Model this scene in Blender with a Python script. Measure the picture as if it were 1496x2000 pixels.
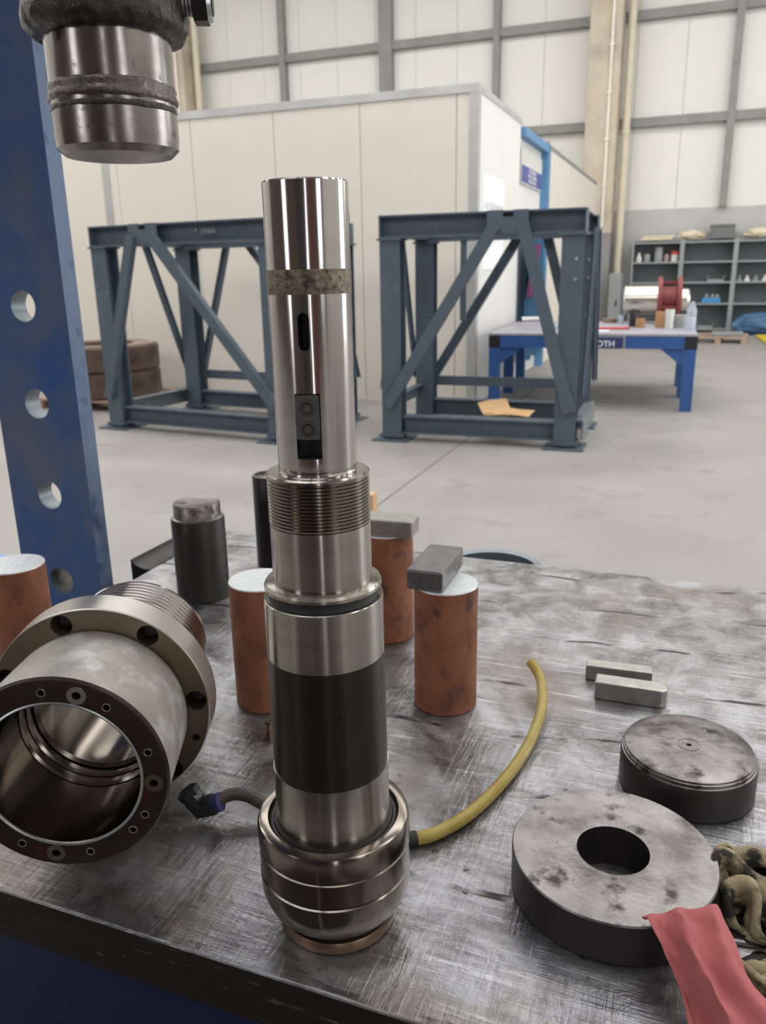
import bpy, bmesh, math, random
import numpy as np
from mathutils import Vector, Matrix, noise

random.seed(7)
for o in list(bpy.data.objects): bpy.data.objects.remove(o)
scn = bpy.context.scene
COL = scn.collection
R = math.radians

# ------------------------------------------------------------------ camera
FPX, CXP, CYP = 1570.0, 748.0, 1000.0          # pixels of the 1496 x 2000 frame
PITCH, ROLL, YAW, CAMH, T = R(16.65), R(1.02), R(21.0), 1.40, 0.85   # T = bench top height
CAM = Vector((0, 0, CAMH))
_hx = Vector((-math.sin(YAW), math.cos(YAW), 0)); _rt = Vector((math.cos(YAW), math.sin(YAW), 0))
FWD = _hx * math.cos(PITCH) - Vector((0, 0, 1)) * math.sin(PITCH)
_u0 = _rt.cross(FWD)
RIGHT = _rt * math.cos(ROLL) - _u0 * math.sin(ROLL)
UP = RIGHT.cross(FWD)
cd = bpy.data.cameras.new('camera'); cam = bpy.data.objects.new('camera', cd); COL.objects.link(cam)
M = Matrix((RIGHT, UP, -FWD)).transposed().to_4x4(); M.translation = CAM
cam.matrix_world = M
cd.sensor_fit = 'VERTICAL'; cd.sensor_height = 24.0; cd.lens = FPX / 2000.0 * 24.0
cd.clip_start = 0.02; cd.clip_end = 200
cd.dof.use_dof = True; cd.dof.focus_distance = 0.62; cd.dof.aperture_fstop = 8.5
scn.camera = cam

def ray(x, y): return FWD * FPX + RIGHT * (x - CXP) - UP * (y - CYP)
def onz(x, y, z=0.0): d = ray(x, y); return CAM + d * ((z - CAMH) / d.z)
def onx(x, y, X): d = ray(x, y); return CAM + d * (X / d.x)
def ony(x, y, Y): d = ray(x, y); return CAM + d * (Y / d.y)

# ------------------------------------------------------------------ world, light, exposure
w = bpy.data.worlds.new('world'); scn.world = w; w.use_nodes = True
w.node_tree.nodes['Background'].inputs[0].default_value = (0.75, 0.85, 1.0, 1)
w.node_tree.nodes['Background'].inputs[1].default_value = 0.6
SKY_STRENGTH = 7.1        # roof lights
FRONT_FILL_STRENGTH = 3.2  # added fill light high on the front wall
WIN_FILL_STRENGTH = 6.0        # side windows and light strips added behind camera
scn.view_settings.view_transform = 'Standard'; scn.view_settings.look = 'None'
scn.view_settings.gamma = 1.0; scn.view_settings.exposure = -0.25
scn.view_settings.use_curve_mapping = False

# ------------------------------------------------------------------ materials
def lin(c):
    c = c / 255.0
    return c / 12.92 if c <= 0.04045 else ((c + 0.055) / 1.055) ** 2.4
def rgb(r, g, b): return (lin(r), lin(g), lin(b), 1)

def mat(name, c1, c2=None, scale=8, rough=0.5, rough2=None, metal=0.0, bump=0.0, bscale=None, stretch=(1, 1, 1),
        detail=6, lo=0.35, hi=0.65, c3=None, s3=20, lo3=0.6, hi3=0.7, aniso=0.0, trans=0.0, ior=1.45, emit=None, estr=0, metal3=None, rough3=None, coat=0, spec=None):
    m = bpy.data.materials.new(name); m.use_nodes = True
    nt = m.node_tree; n = nt.nodes; L = nt.links; b = n['Principled BSDF']
    b.inputs['Base Color'].default_value = c1; b.inputs['Roughness'].default_value = rough; b.inputs['Metallic'].default_value = metal
    if spec is not None: b.inputs['Specular IOR Level'].default_value = spec
    if trans: b.inputs['Transmission Weight'].default_value = trans; b.inputs['IOR'].default_value = ior
    if coat: b.inputs['Coat Weight'].default_value = coat; b.inputs['Coat Roughness'].default_value = 0.25
    if emit: b.inputs['Emission Color'].default_value = emit; b.inputs['Emission Strength'].default_value = estr
    tc = n.new('ShaderNodeTexCoord'); mp = n.new('ShaderNodeMapping'); mp.inputs['Scale'].default_value = stretch
    L.new(tc.outputs['Object'], mp.inputs['Vector'])
    def nz(s, d=detail, r=0.6):
        t = n.new('ShaderNodeTexNoise'); t.inputs['Scale'].default_value = s; t.inputs['Detail'].default_value = d; t.inputs['Roughness'].default_value = r
        L.new(mp.outputs['Vector'], t.inputs['Vector']); return t
    def ramp(src, a, bb):
        mr = n.new('ShaderNodeMapRange'); mr.inputs['From Min'].default_value = a; mr.inputs['From Max'].default_value = bb
        L.new(src, mr.inputs['Value']); return mr.outputs['Result']
    def mixc(f, A, B):
        mx = n.new('ShaderNodeMix'); mx.data_type = 'RGBA'; L.new(f, mx.inputs['Factor'])
        for sock, v in ((mx.inputs['A'], A), (mx.inputs['B'], B)):
            if isinstance(v, tuple): sock.default_value = v
            else: L.new(v, sock)
        return mx.outputs['Result']
    col = c1; f = None
    if c2 is not None or rough2 is not None:
        t = nz(scale); f = ramp(t.outputs['Fac'], lo, hi)
        if c2 is not None: col = mixc(f, c1, c2); L.new(col, b.inputs['Base Color'])
        if rough2 is not None:
            mr = n.new('ShaderNodeMapRange'); mr.inputs['To Min'].default_value = rough; mr.inputs['To Max'].default_value = rough2
            L.new(f, mr.inputs['Value']); L.new(mr.outputs['Result'], b.inputs['Roughness'])
    if c3 is not None:
        t3 = nz(s3, 4); f3 = ramp(t3.outputs['Fac'], lo3, hi3); col = mixc(f3, col, c3); L.new(col, b.inputs['Base Color'])
        if metal3 is not None:
            mr = n.new('ShaderNodeMapRange'); mr.inputs['To Min'].default_value = metal; mr.inputs['To Max'].default_value = metal3
            L.new(f3, mr.inputs['Value']); L.new(mr.outputs['Result'], b.inputs['Metallic'])
    if bump:
        tb = nz(bscale or scale * 4, 6); bp = n.new('ShaderNodeBump'); bp.inputs['Strength'].default_value = bump; bp.inputs['Distance'].default_value = 0.01
        L.new(tb.outputs['Fac'], bp.inputs['Height']); L.new(bp.outputs['Normal'], b.inputs['Normal'])
    if aniso:
        b.inputs['Anisotropic'].default_value = aniso; b.inputs['Anisotropic Rotation'].default_value = 0.25
        tg = n.new('ShaderNodeTangent'); tg.direction_type = 'RADIAL'; tg.axis = 'Z'; L.new(tg.outputs['Tangent'], b.inputs['Tangent'])
    return m

def emis(name, c, s):
    m = bpy.data.materials.new(name); m.use_nodes = True; nt = m.node_tree; nt.nodes.clear()
    e = nt.nodes.new('ShaderNodeEmission'); e.inputs[0].default_value = c; e.inputs[1].default_value = s
    o = nt.nodes.new('ShaderNodeOutputMaterial'); nt.links.new(e.outputs[0], o.inputs[0]); return m

def bench_material():
    """worn steel plate: directional scratches, polished and oily areas, brown stain"""
    m = bpy.data.materials.new('worn_steel_plate'); m.use_nodes = True
    nt = m.node_tree; n = nt.nodes; L = nt.links; b = n['Principled BSDF']
    tc = n.new('ShaderNodeTexCoord')
    def mapping(sc, rot=0):
        mp = n.new('ShaderNodeMapping'); mp.inputs['Scale'].default_value = sc; mp.inputs['Rotation'].default_value = (0, 0, rot)
        L.new(tc.outputs['Object'], mp.inputs['Vector']); return mp.outputs['Vector']
    def nz(v, s, d=6, r=0.6, dist=0.0):
        t = n.new('ShaderNodeTexNoise'); t.inputs['Scale'].default_value = s; t.inputs['Detail'].default_value = d
        t.inputs['Roughness'].default_value = r; t.inputs['Distortion'].default_value = dist; L.new(v, t.inputs['Vector']); return t.outputs['Fac']
    def rng(src, a, c, x=0., y=1.):
        mr = n.new('ShaderNodeMapRange'); mr.inputs['From Min'].default_value = a; mr.inputs['From Max'].default_value = c
        mr.inputs['To Min'].default_value = x; mr.inputs['To Max'].default_value = y; L.new(src, mr.inputs['Value']); return mr.outputs['Result']
    def mix(f, A, B):
        mx = n.new('ShaderNodeMix'); mx.data_type = 'RGBA'; L.new(f, mx.inputs['Factor'])
        for s, v in ((mx.inputs['A'], A), (mx.inputs['B'], B)):
            if isinstance(v, tuple): s.default_value = v
            else: L.new(v, s)
        return mx.outputs['Result']
    def math_(op, a, c):
        mm = n.new('ShaderNodeMath'); mm.operation = op
        for s, v in ((mm.inputs[0], a), (mm.inputs[1], c)):
            if isinstance(v, (int, float)): s.default_value = v
            else: L.new(v, s)
        return mm.outputs[0]
    base = mapping((1, 1, 1))
    big = nz(base, 3.2, 5, 0.62, 0.6); mid = nz(base, 14, 6, 0.65, 0.8); fine = nz(base, 60, 5, 0.7)
    streak = nz(mapping((3, 40, 3), R(8)), 3, 5, 0.7, 0.4)
    streak2 = nz(mapping((50, 4, 3), R(28)), 3, 4, 0.6, 0.6)
    col = mix(rng(mid, .38, .64), rgb(122, 120, 122), rgb(176, 176, 179))
    col = mix(rng(big, .54, .70), col, rgb(132, 118, 110))
    col = mix(rng(streak, .58, .78), col, rgb(210, 210, 214))
    col = mix(rng(fine, .62, .72), col, rgb(74, 67, 63))
    # dark gouges: thin wandering lines
    g1 = n.new('ShaderNodeTexWave'); g1.wave_type = 'BANDS'; g1.bands_direction = 'Y'; g1.inputs['Scale'].default_value = 2.3
    g1.inputs['Distortion'].default_value = 2.2; g1.inputs['Detail'].default_value = 2; g1.inputs['Detail Scale'].default_value = 1.4
    L.new(mapping((1, 1, 1), R(-4)), g1.inputs['Vector'])
    gl = math_('MULTIPLY', rng(g1.outputs['Fac'], .992, .999), rng(nz(base, 7, 3), .52, .58))
    col = mix(gl, col, rgb(60, 56, 54))
    pits = n.new('ShaderNodeTexVoronoi'); pits.inputs['Scale'].default_value = 70; pits.inputs['Randomness'].default_value = 1; L.new(mapping((1, .45, 1), R(20)), pits.inputs['Vector'])
    pt_ = math_('MULTIPLY', rng(pits.outputs['Distance'], .13, .06), rng(nz(base, 9, 4), .54, .62, 0, .7)); col = mix(pt_, col, rgb(54, 49, 47))
    L.new(col, b.inputs['Base Color'])
    b.inputs['Metallic'].default_value = 0.88
    rf = rng(mid, .3, .7, .2, .44); rf = math_('ADD', rf, rng(big, .4, .7, -.04, .14)); L.new(rf, b.inputs['Roughness'])
    h = math_('ADD', math_('MULTIPLY', mid, .6), math_('MULTIPLY', streak, .5)); h = math_('ADD', h, math_('MULTIPLY', fine, .25))
    h = math_('ADD', h, math_('MULTIPLY', streak2, .35)); h = math_('SUBTRACT', h, math_('MULTIPLY', gl, .8))
    bp = n.new('ShaderNodeBump'); bp.inputs['Strength'].default_value = 0.4; bp.inputs['Distance'].default_value = 0.006
    L.new(h, bp.inputs['Height']); L.new(bp.outputs['Normal'], b.inputs['Normal'])
    return m

MT = dict(
    floor=mat('concrete_floor', rgb(143, 139, 135), rgb(155, 151, 147), 1.3, .45, .62, bump=.05, bscale=30, c3=rgb(133, 128, 123), s3=2.6, lo3=.55, hi3=.75),
    joint=mat('floor_joint', rgb(110, 106, 102), rgb(120, 115, 110), 5, .9),
    panel=mat('white_wall_panel', rgb(219, 218, 212), rgb(225, 223, 217), .6, .5),
    girt=mat('grey_steel_girt', rgb(140, 140, 136), rgb(128, 128, 124), 3, .5),
    wains=mat('grey_precast_wall', rgb(186, 185, 183), rgb(176, 175, 173), 2, .8),
    concrete=mat('beige_concrete', rgb(200, 188, 170), rgb(184, 171, 153), 2.5, .85, bump=.1, c3=rgb(168, 156, 140), s3=1.3, lo3=.55, hi3=.7),
    greypaint=mat('grey_paint', rgb(150, 148, 146), rgb(142, 140, 138), 4, .7),
    pipe=mat('cream_pipe', rgb(214, 205, 184), rgb(204, 194, 172), 4, .5),
    conduit=mat('white_conduit', rgb(238, 230, 218), rgb(228, 220, 208), 3, .5),
    encl=mat('cream_partition_panel', rgb(229, 221, 211), rgb(224, 216, 205), .8, .55),
    enclw=mat('white_partition_panel', rgb(232, 231, 227), rgb(228, 227, 222), .8, .5),
    alu=mat('aluminium_trim', rgb(196, 196, 194), rgb(184, 184, 182), 4, .32, .5, metal=.3),
    stand=mat('slate_grey_paint', rgb(84, 97, 109), rgb(75, 88, 100), 6, .42, .55, c3=rgb(104, 114, 121), s3=10, lo3=.66, hi3=.78),
    galv=mat('galvanised_steel', rgb(120, 128, 134), rgb(140, 147, 152), 12, .4, .5, metal=.6),
    boltm=mat('zinc_bolt', rgb(190, 194, 198), rgb(170, 174, 178), 20, .3, metal=.9),
    blue=mat('press_blue_paint', rgb(28, 76, 138), rgb(34, 86, 150), 5, .38, .5, c3=rgb(86, 97, 120), s3=3.2, lo3=.42, hi3=.60, bump=.03, bscale=60),
    bluedk=mat('bench_frame_blue', rgb(12, 25, 62), rgb(15, 29, 68), 5, .5),
    bluelt=mat('pale_blue_paint', rgb(132, 172, 214), rgb(120, 160, 204), 5, .5),
    edge=mat('worn_blue_edge', rgb(74, 94, 126), rgb(100, 114, 138), 30, .34, .5, metal=.3, c3=rgb(46, 64, 98), s3=16, lo3=.54, hi3=.64),
    tblue=mat('table_blue_paint', rgb(48, 90, 152), rgb(44, 84, 144), 4, .45),
    gate=mat('gate_blue_paint', rgb(98, 148, 190), rgb(88, 138, 180), 5, .45),
    navy=mat('navy_plate', rgb(44, 56, 100), rgb(50, 62, 108), 5, .5),
    black=mat('plain_black', rgb(22, 22, 25), rgb(30, 30, 33), 20, .55),
    bench=bench_material(),
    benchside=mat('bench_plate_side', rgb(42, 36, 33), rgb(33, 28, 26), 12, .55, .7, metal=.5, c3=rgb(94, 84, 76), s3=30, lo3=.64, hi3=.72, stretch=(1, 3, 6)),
    turned=mat('turned_steel', rgb(172, 166, 159), rgb(156, 149, 141), 3, .19, .25, metal=1.0, stretch=(.4, .4, 14), aniso=.88),
    thread=mat('thread_steel', rgb(168, 161, 153), rgb(150, 143, 135), 8, .13, .2, metal=1.0),
    ground=mat('ground_steel', rgb(186, 181, 178), rgb(176, 170, 166), 3, .14, .19, metal=1.0, stretch=(.4, .4, 14), aniso=.85),
    bearing=mat('bearing_steel', rgb(140, 132, 124), rgb(118, 109, 101), 5, .15, .21, metal=1.0, stretch=(1, 1, 6), aniso=.7),
    oilband=mat('oily_grime_band', rgb(82, 70, 61), rgb(138, 126, 113), 240, .25, .45, metal=.85, bump=.25, bscale=260),
    coating=mat('black_wear_coating', rgb(33, 29, 28), rgb(38, 34, 32), 4, .34, .42, metal=.5, stretch=(1, 1, 3), aniso=.85),
    keysteel=mat('dull_key_steel', rgb(186, 184, 178), rgb(158, 156, 151), 45, .3, .42, metal=.9, bump=.04, bscale=200),
    key2=mat('dark_key_steel', rgb(140, 138, 139), rgb(112, 111, 113), 45, .28, .4, metal=.92, bump=.04, bscale=150, c3=rgb(184, 176, 168), s3=30, lo3=.58, hi3=.75),
    dark=mat('black_oxide_steel', rgb(54, 51, 52), rgb(65, 61, 62), 10, .38, .5, metal=.7, bump=.05, bscale=120),
    scuffed=mat('scuffed_steel_face', rgb(98, 93, 93), rgb(154, 149, 147), 22, .24, .42, metal=.92, bump=.14, bscale=80, c3=rgb(62, 57, 57), s3=34, lo3=.56, hi3=.68),
    sawn=mat('sawn_steel_end', rgb(206, 209, 212), rgb(224, 226, 228), 30, .42, .5, metal=.6, bump=.06, bscale=150, stretch=(1, 6, 1)),
    rust=mat('rusted_bar', rgb(150, 95, 68), rgb(120, 72, 51), 26, .55, .7, bump=.12, bscale=160, c3=rgb(80, 56, 53), s3=30, lo3=.60, hi3=.70, metal=.15, stretch=(1, 1, .75)),
    ram=mat('ram_steel', rgb(152, 146, 143), rgb(118, 111, 108), 14, .17, .28, metal=1.0, c3=rgb(72, 66, 64), s3=40, lo3=.62, hi3=.7, stretch=(1, 1, 1)),
    grease=mat('black_grease', rgb(44, 40, 40), rgb(64, 60, 60), 40, .16, .34, metal=.5, bump=.5, bscale=45),
    beadm=mat('weld_metal', rgb(112, 106, 104), rgb(84, 78, 78), 50, .22, .36, metal=.9, bump=.3, bscale=70),
    hub=mat('hub_cast_steel', rgb(192, 188, 181), rgb(160, 153, 143), 18, .36, .5, metal=.7, c3=rgb(214, 213, 212), s3=26, lo3=.5, hi3=.66, stretch=(1, 1, 1)),
    flange=mat('oily_flange_steel', rgb(112, 98, 82), rgb(134, 121, 104), 10, .32, .45, metal=.85),
    rim=mat('machined_rim', rgb(190, 184, 178), rgb(176, 170, 164), 12, .26, .36, metal=.95),
    greasy=mat('greasy_face', rgb(70, 60, 54), rgb(54, 42, 38), 22, .3, .45, metal=.7, c3=rgb(84, 46, 38), s3=30, lo3=.6, hi3=.7),
    bore=mat('honed_bore', rgb(118, 110, 102), rgb(104, 97, 90), 6, .12, .18, metal=1.0),
    bronze=mat('bronze_ring', rgb(150, 126, 106), rgb(132, 110, 92), 12, .25, .35, metal=.95),
    yellow=mat('yellow_tube', rgb(208, 188, 108), rgb(192, 168, 86), 30, .25, trans=.4, ior=1.3),
    hose=mat('brown_hose', rgb(74, 62, 54), rgb(62, 52, 46), 20, .45),
    bluecl=mat('blue_collar', rgb(40, 44, 92), rgb(34, 38, 80), 20, .4),
    nut=mat('zinc_nut', rgb(186, 186, 182), rgb(166, 166, 162), 30, .25, metal=.9),
    redcloth=mat('red_cloth', rgb(180, 100, 100), rgb(164, 86, 88), 30, .85, bump=.15, bscale=300),
    rag=mat('dirty_rag', rgb(168, 154, 124), rgb(132, 114, 88), 40, .85, bump=.25, bscale=300, c3=rgb(36, 32, 30), s3=26, lo3=.45, hi3=.53),
    cardboard=mat('cardboard', rgb(216, 178, 132), rgb(204, 164, 118), 6, .85),
    wood=mat('wood_block', rgb(206, 172, 134), rgb(190, 154, 116), 10, .75, stretch=(8, 8, 1)),
    tyre=mat('brown_ring', rgb(104, 84, 72), rgb(80, 64, 56), 3, .7, bump=.1, c3=rgb(60, 48, 44), s3=4, lo3=.52, hi3=.64),
    tyretop=mat('brown_ring_top', rgb(150, 134, 122), rgb(130, 114, 102), 4, .65),
    paper=mat('white_paper', rgb(246, 246, 248), rgb(242, 242, 245), 4, .6),
    ink=mat('grey_ink', rgb(206, 208, 214), rgb(200, 202, 210), 4, .6),
    signblue=mat('sign_blue', rgb(76, 82, 148), rgb(82, 88, 156), 4, .5),
    white=mat('white_letters', rgb(232, 234, 238), rgb(226, 228, 232), 4, .5),
    clothblue=mat('blue_curtain', rgb(76, 130, 168), rgb(66, 116, 152), 6, .8),
    clothpink=mat('pink_cloth', rgb(150, 84, 136), rgb(136, 72, 120), 6, .8),
    shelf=mat('grey_shelf_paint', rgb(150, 154, 156), rgb(142, 146, 148), 4, .5),
    shelfback=mat('grey_shelf_back', rgb(104, 112, 114), rgb(98, 106, 108), 4, .6),
    plast=mat('grey_plastic', rgb(150, 152, 152), rgb(138, 140, 140), 8, .5),
    greytub=mat('dark_grey_tub', rgb(112, 114, 114), rgb(104, 106, 106), 8, .6),
    whitepl=mat('white_plastic', rgb(222, 220, 214), rgb(212, 210, 204), 8, .5),
    redcap=mat('red_cap', rgb(206, 70, 66), rgb(196, 62, 60), 8, .5),
    bluebin=mat('blue_bin', rgb(66, 146, 200), rgb(58, 136, 190), 8, .5),
    cream=mat('cream_sheet', rgb(224, 212, 188), rgb(210, 198, 174), 8, .75),
    redpaint=mat('dark_red_paint', rgb(140, 66, 66), rgb(126, 58, 58), 5, .45, spec=.4),
    chrome=mat('polished_roll', rgb(226, 220, 208), rgb(216, 210, 198), 4, .2, .26, metal=1.0),
    glass=mat('clear_plastic', rgb(226, 232, 242), rgb(214, 222, 234), 10, .15, trans=.5, ior=1.2),
    tan=mat('tan_box', rgb(180, 138, 100), rgb(168, 126, 90), 8, .8),
    yel=mat('yellow_paint', rgb(214, 190, 44), rgb(202, 178, 40), 6, .6),
    pal=mat('pallet_wood', rgb(178, 152, 134), rgb(160, 134, 118), 6, .8),
    tarp=mat('blue_tarp', rgb(74, 110, 146), rgb(62, 96, 132), 6, .6),
    ceil=mat('ceiling_sheet', rgb(128, 126, 122), rgb(120, 118, 114), 2, .7),
    rearwall=mat('rear_wall', rgb(84, 70, 64), rgb(74, 62, 58), 1, .8),
    sky=emis('roof_light', (1.0, .99, .97, 1), SKY_STRENGTH),
    front_fill=emis('added_front_fill', (.97, .99, 1.0, 1), FRONT_FILL_STRENGTH),
    win_and_fill=emis('daylight_and_fill', (.95, .98, 1.0, 1), WIN_FILL_STRENGTH),
)

# ------------------------------------------------------------------ mesh helpers
class MB:
    def __init__(s): s.bm = bmesh.new(); s.M = Matrix.Identity(4)
    def _v(s, p): return s.bm.verts.new(s.M @ Vector(p))
    def box(s, x0, x1, y0, y1, z0, z1):
        v = [s._v(p) for p in ((x0,y0,z0),(x1,y0,z0),(x1,y1,z0),(x0,y1,z0),(x0,y0,z1),(x1,y0,z1),(x1,y1,z1),(x0,y1,z1))]
        for f in ((0,3,2,1),(4,5,6,7),(0,1,5,4),(1,2,6,5),(2,3,7,6),(3,0,4,7)): s.bm.faces.new([v[i] for i in f])
        return s
    def bar(s, a, b, wd, hd, upv=(0, 0, 1)):
        """rectangular bar from a to b, wd across, hd along upv"""
        a, b = Vector(a), Vector(b); d = (b - a).normalized(); u = Vector(upv); u = (u - d * u.dot(d)).normalized(); c = d.cross(u)
        v = []
        for p in (a, b):
            for sx, sy in ((-1,-1),(1,-1),(1,1),(-1,1)): v.append(s._v(p + c * wd / 2 * sx + u * hd / 2 * sy))
        for f in ((0,1,2,3),(7,6,5,4),(0,4,5,1),(1,5,6,2),(2,6,7,3),(3,7,4,0)): s.bm.faces.new([v[i] for i in f])
        return s
    def lathe(s, prof, n=48, close=False):
        rings = []
        for r, z in prof:
            if r < 1e-6: rings.append([s._v((0, 0, z))])
            else: rings.append([s._v((r * math.cos(2*math.pi*i/n), r * math.sin(2*math.pi*i/n), z)) for i in range(n)])
        pairs = list(zip(rings[:-1], rings[1:]))
        if close: pairs.append((rings[-1], rings[0]))
        for A, B in pairs:
            for i in range(n):
                j = (i + 1) % n
                if len(A) == 1 and len(B) == 1: continue
                if len(A) == 1: s.bm.faces.new((A[0], B[j], B[i]))
                elif len(B) == 1: s.bm.faces.new((A[i], A[j], B[0]))
                else: s.bm.faces.new((A[i], A[j], B[j], B[i]))
        return s
    def cyl(s, a, b, r0, r1=None, n=16):
        a, b = Vector(a), Vector(b); r1 = r0 if r1 is None else r1
        q = (b - a).to_track_quat('Z', 'Y').to_matrix().to_4x4(); q.translation = a
        old = s.M; s.M = old @ q; L = (b - a).length; s.lathe([(0, 0), (r0, 0), (r1, L), (0, L)], n); s.M = old; return s
    def tube(s, pts, r, n=12, ri=None):
        pts = [Vector(p) for p in pts]; rings = []; inner = []; u = Vector((0, 0, 1))
        for i, p in enumerate(pts):
            t = (pts[min(i+1, len(pts)-1)] - pts[max(i-1, 0)]).normalized()
            if abs(t.dot(u)) > .95: u = Vector((1, 0, 0))
            c = t.cross(u).normalized(); uu = c.cross(t); u = uu
            rings.append([s._v(p + (c * math.cos(2*math.pi*k/n) + uu * math.sin(2*math.pi*k/n)) * r) for k in range(n)])
            if ri: inner.append([s._v(p + (c * math.cos(2*math.pi*k/n) + uu * math.sin(2*math.pi*k/n)) * ri) for k in range(n)])
        for A, B in zip(rings[:-1], rings[1:]):
            for i in range(n): j = (i+1) % n; s.bm.faces.new((A[i], B[i], B[j], A[j]))
        if ri:
            for A, B in zip(inner[:-1], inner[1:]):
                for i in range(n): j = (i+1) % n; s.bm.faces.new((A[i], A[j], B[j], B[i]))
            for E, I in ((rings[0], inner[0]), (rings[-1], inner[-1])):
                for i in range(n): j = (i+1) % n; s.bm.faces.new((E[i], E[j], I[j], I[i]))
        else:
            s.bm.faces.new(rings[0]); s.bm.faces.new(rings[-1][::-1])
        return s
    def prism(s, poly, y0, y1):
        """polygon in (x, z), extruded along y"""
        a = [s._v((x, y0, z)) for x, z in poly]; b = [s._v((x, y1, z)) for x, z in poly]; n = len(poly)
        s.bm.faces.new(a); s.bm.faces.new(b[::-1])
        for i in range(n): j = (i+1) % n; s.bm.faces.new((a[i], b[i], b[j], a[j]))
        return s
    def plate(s, poly, z0, z1):
        a = [s._v((x, y, z0)) for x, y in poly]; b = [s._v((x, y, z1)) for x, y in poly]; n = len(poly)
        s.bm.faces.new(a[::-1]); s.bm.faces.new(b)
        for i in range(n): j = (i+1) % n; s.bm.faces.new((a[i], a[j], b[j], b[i]))
        return s
    def build(s, name, m, parent=None, smooth=None, bevel=0, seg=2, kind=None):
        bmesh.ops.recalc_face_normals(s.bm, faces=s.bm.faces)
        if bevel:
            ed = [e for e in s.bm.edges if len(e.link_faces) == 2 and e.calc_face_angle(0) > R(30)]
            bmesh.ops.bevel(s.bm, geom=ed, offset=bevel, segments=seg, profile=.5, affect='EDGES', clamp_overlap=True)
        me = bpy.data.meshes.new(name); s.bm.to_mesh(me); s.bm.free()
        return obj(name, me, m, parent, smooth, kind)

def obj(name, me, m, parent=None, smooth=None, kind=None):
    if m is not None:
        mm = m if isinstance(m, (list, tuple)) else [m]
        for x in mm: me.materials.append(MT[x] if isinstance(x, str) else x)
    if smooth:
        for p in me.polygons: p.use_smooth = True
        me.set_sharp_from_angle(angle=R(smooth))
    o = bpy.data.objects.new(name, me); COL.objects.link(o)
    if parent: o.parent = parent
    if kind: o['kind'] = kind
    return o
def thing(name, label, cat, loc=(0, 0, 0), rz=0, group=None):
    o = bpy.data.objects.new(name, None); o.empty_display_size = .05; COL.objects.link(o)
    o.location = loc; o.rotation_euler = (0, 0, rz); return tag(o, label, cat, group)
def tag(o, label, cat, group=None):
    o['label'] = label; o['category'] = cat
    if group: o['group'] = group
    return o
def at(o, loc, rz=0):
    o.location = loc; o.rotation_euler = (0, 0, rz); return o
def struct(o): o['kind'] = 'structure'; return o
def cut(o, cutters):
    """boolean-subtract MB cutters from an unparented object, in its own coordinates"""
    me = bpy.data.meshes.new('c'); bm = bmesh.new()
    for c in cutters:
        bmesh.ops.recalc_face_normals(c.bm, faces=c.bm.faces); t = bpy.data.meshes.new('t'); c.bm.to_mesh(t); c.bm.free(); bm.from_mesh(t); bpy.data.meshes.remove(t)
    bm.to_mesh(me); bm.free()
    co = bpy.data.objects.new('c', me); COL.objects.link(co)
    md = o.modifiers.new('b', 'BOOLEAN'); md.operation = 'DIFFERENCE'; md.object = co; md.solver = 'EXACT'
    md.use_self = True
    bpy.context.view_layer.update()
    dg = bpy.context.evaluated_depsgraph_get()
    new = bpy.data.meshes.new_from_object(o.evaluated_get(dg)); o.modifiers.clear(); o.data = new
    bpy.data.objects.remove(co); return o
def text_mesh(s, size, ext, name, m, parent, matrix):
    cu = bpy.data.curves.new(name, 'FONT'); cu.body = s; cu.size = size; cu.extrude = ext; cu.align_x = 'CENTER'; cu.align_y = 'CENTER'
    cu.offset = size * .02
    t = bpy.data.objects.new('t', cu); COL.objects.link(t); bpy.context.view_layer.update()
    me = bpy.data.meshes.new_from_object(t.evaluated_get(bpy.context.evaluated_depsgraph_get()))
    bpy.data.objects.remove(t); me.transform(matrix); me.materials.clear()
    return obj(name, me, m, parent)

# ================================================================== THE HALL
XL, XR, YF, YB, ZC = -18.0, 8.0, -2.6, 20.0, 9.6
floor = struct(MB().box(XL, XR, YF, YB + .3, -.12, 0).build('floor', 'floor'))
for i, (a, b) in enumerate([((-1.76, -2.5), (-1.76, 19.8)), ((-12, 2.6), (7.9, 2.6)), ((4.6, -2.5), (4.6, 19.8))]):
    MB().bar((a[0], a[1], .0005), (b[0], b[1], .0005), .014, .002).build('expansion_joint', 'joint', floor)

for x0, x1, y0, y1 in ((-1.4, -.30, -1.75, .38), (-.26, .46, -1.75, .38), (.60, 1.25, -1.75, .38)):
    MB().box(x0, x1, y0, y1, .0005, .012).build('reflection_mat', mat('dark_reflection_mat', rgb(40, 36, 35), rgb(48, 42, 40), 30, .7), floor)  # unseen dark mats added to darken what the steel reflects

wb = struct(MB().box(XL, XR, YB + .06, YB + .3, 0, ZC).build('wall_back', 'panel'))
pm = None
for i in range(24):
    x = -16.0 + i * 1.0 + .35
    if pm is None:
        o = MB().box(.004, .996, 0, .055, 2.62, ZC - .05).build('panel', 'panel', wb); pm = o.data
    else: o = obj('panel', pm, None, wb)
    o.location = (x, YB, 0)
MB().box(XL, XR, YB - .06, YB + .055, 0, 2.62).build('plinth', 'wains', wb)
for i, z in enumerate((4.40, 6.46, 8.5)):
    struct(MB().box(XL, XR, YB - .16, YB - .002, z - .09, z + .09).build('trim_%d' % (i + 1), 'girt'))
k = 4
for x, wd in ((.33, .15), (-4.70, .15), (-7.35, .32), (-10.06, .15), (3.0, .15), (5.6, .15), (-15.2, .15)):
    struct(MB().box(x - wd / 2, x + wd / 2, YB - .2, YB - .003, 2.62, ZC - .02).build('trim_%d' % k, 'girt')); k += 1
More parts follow.
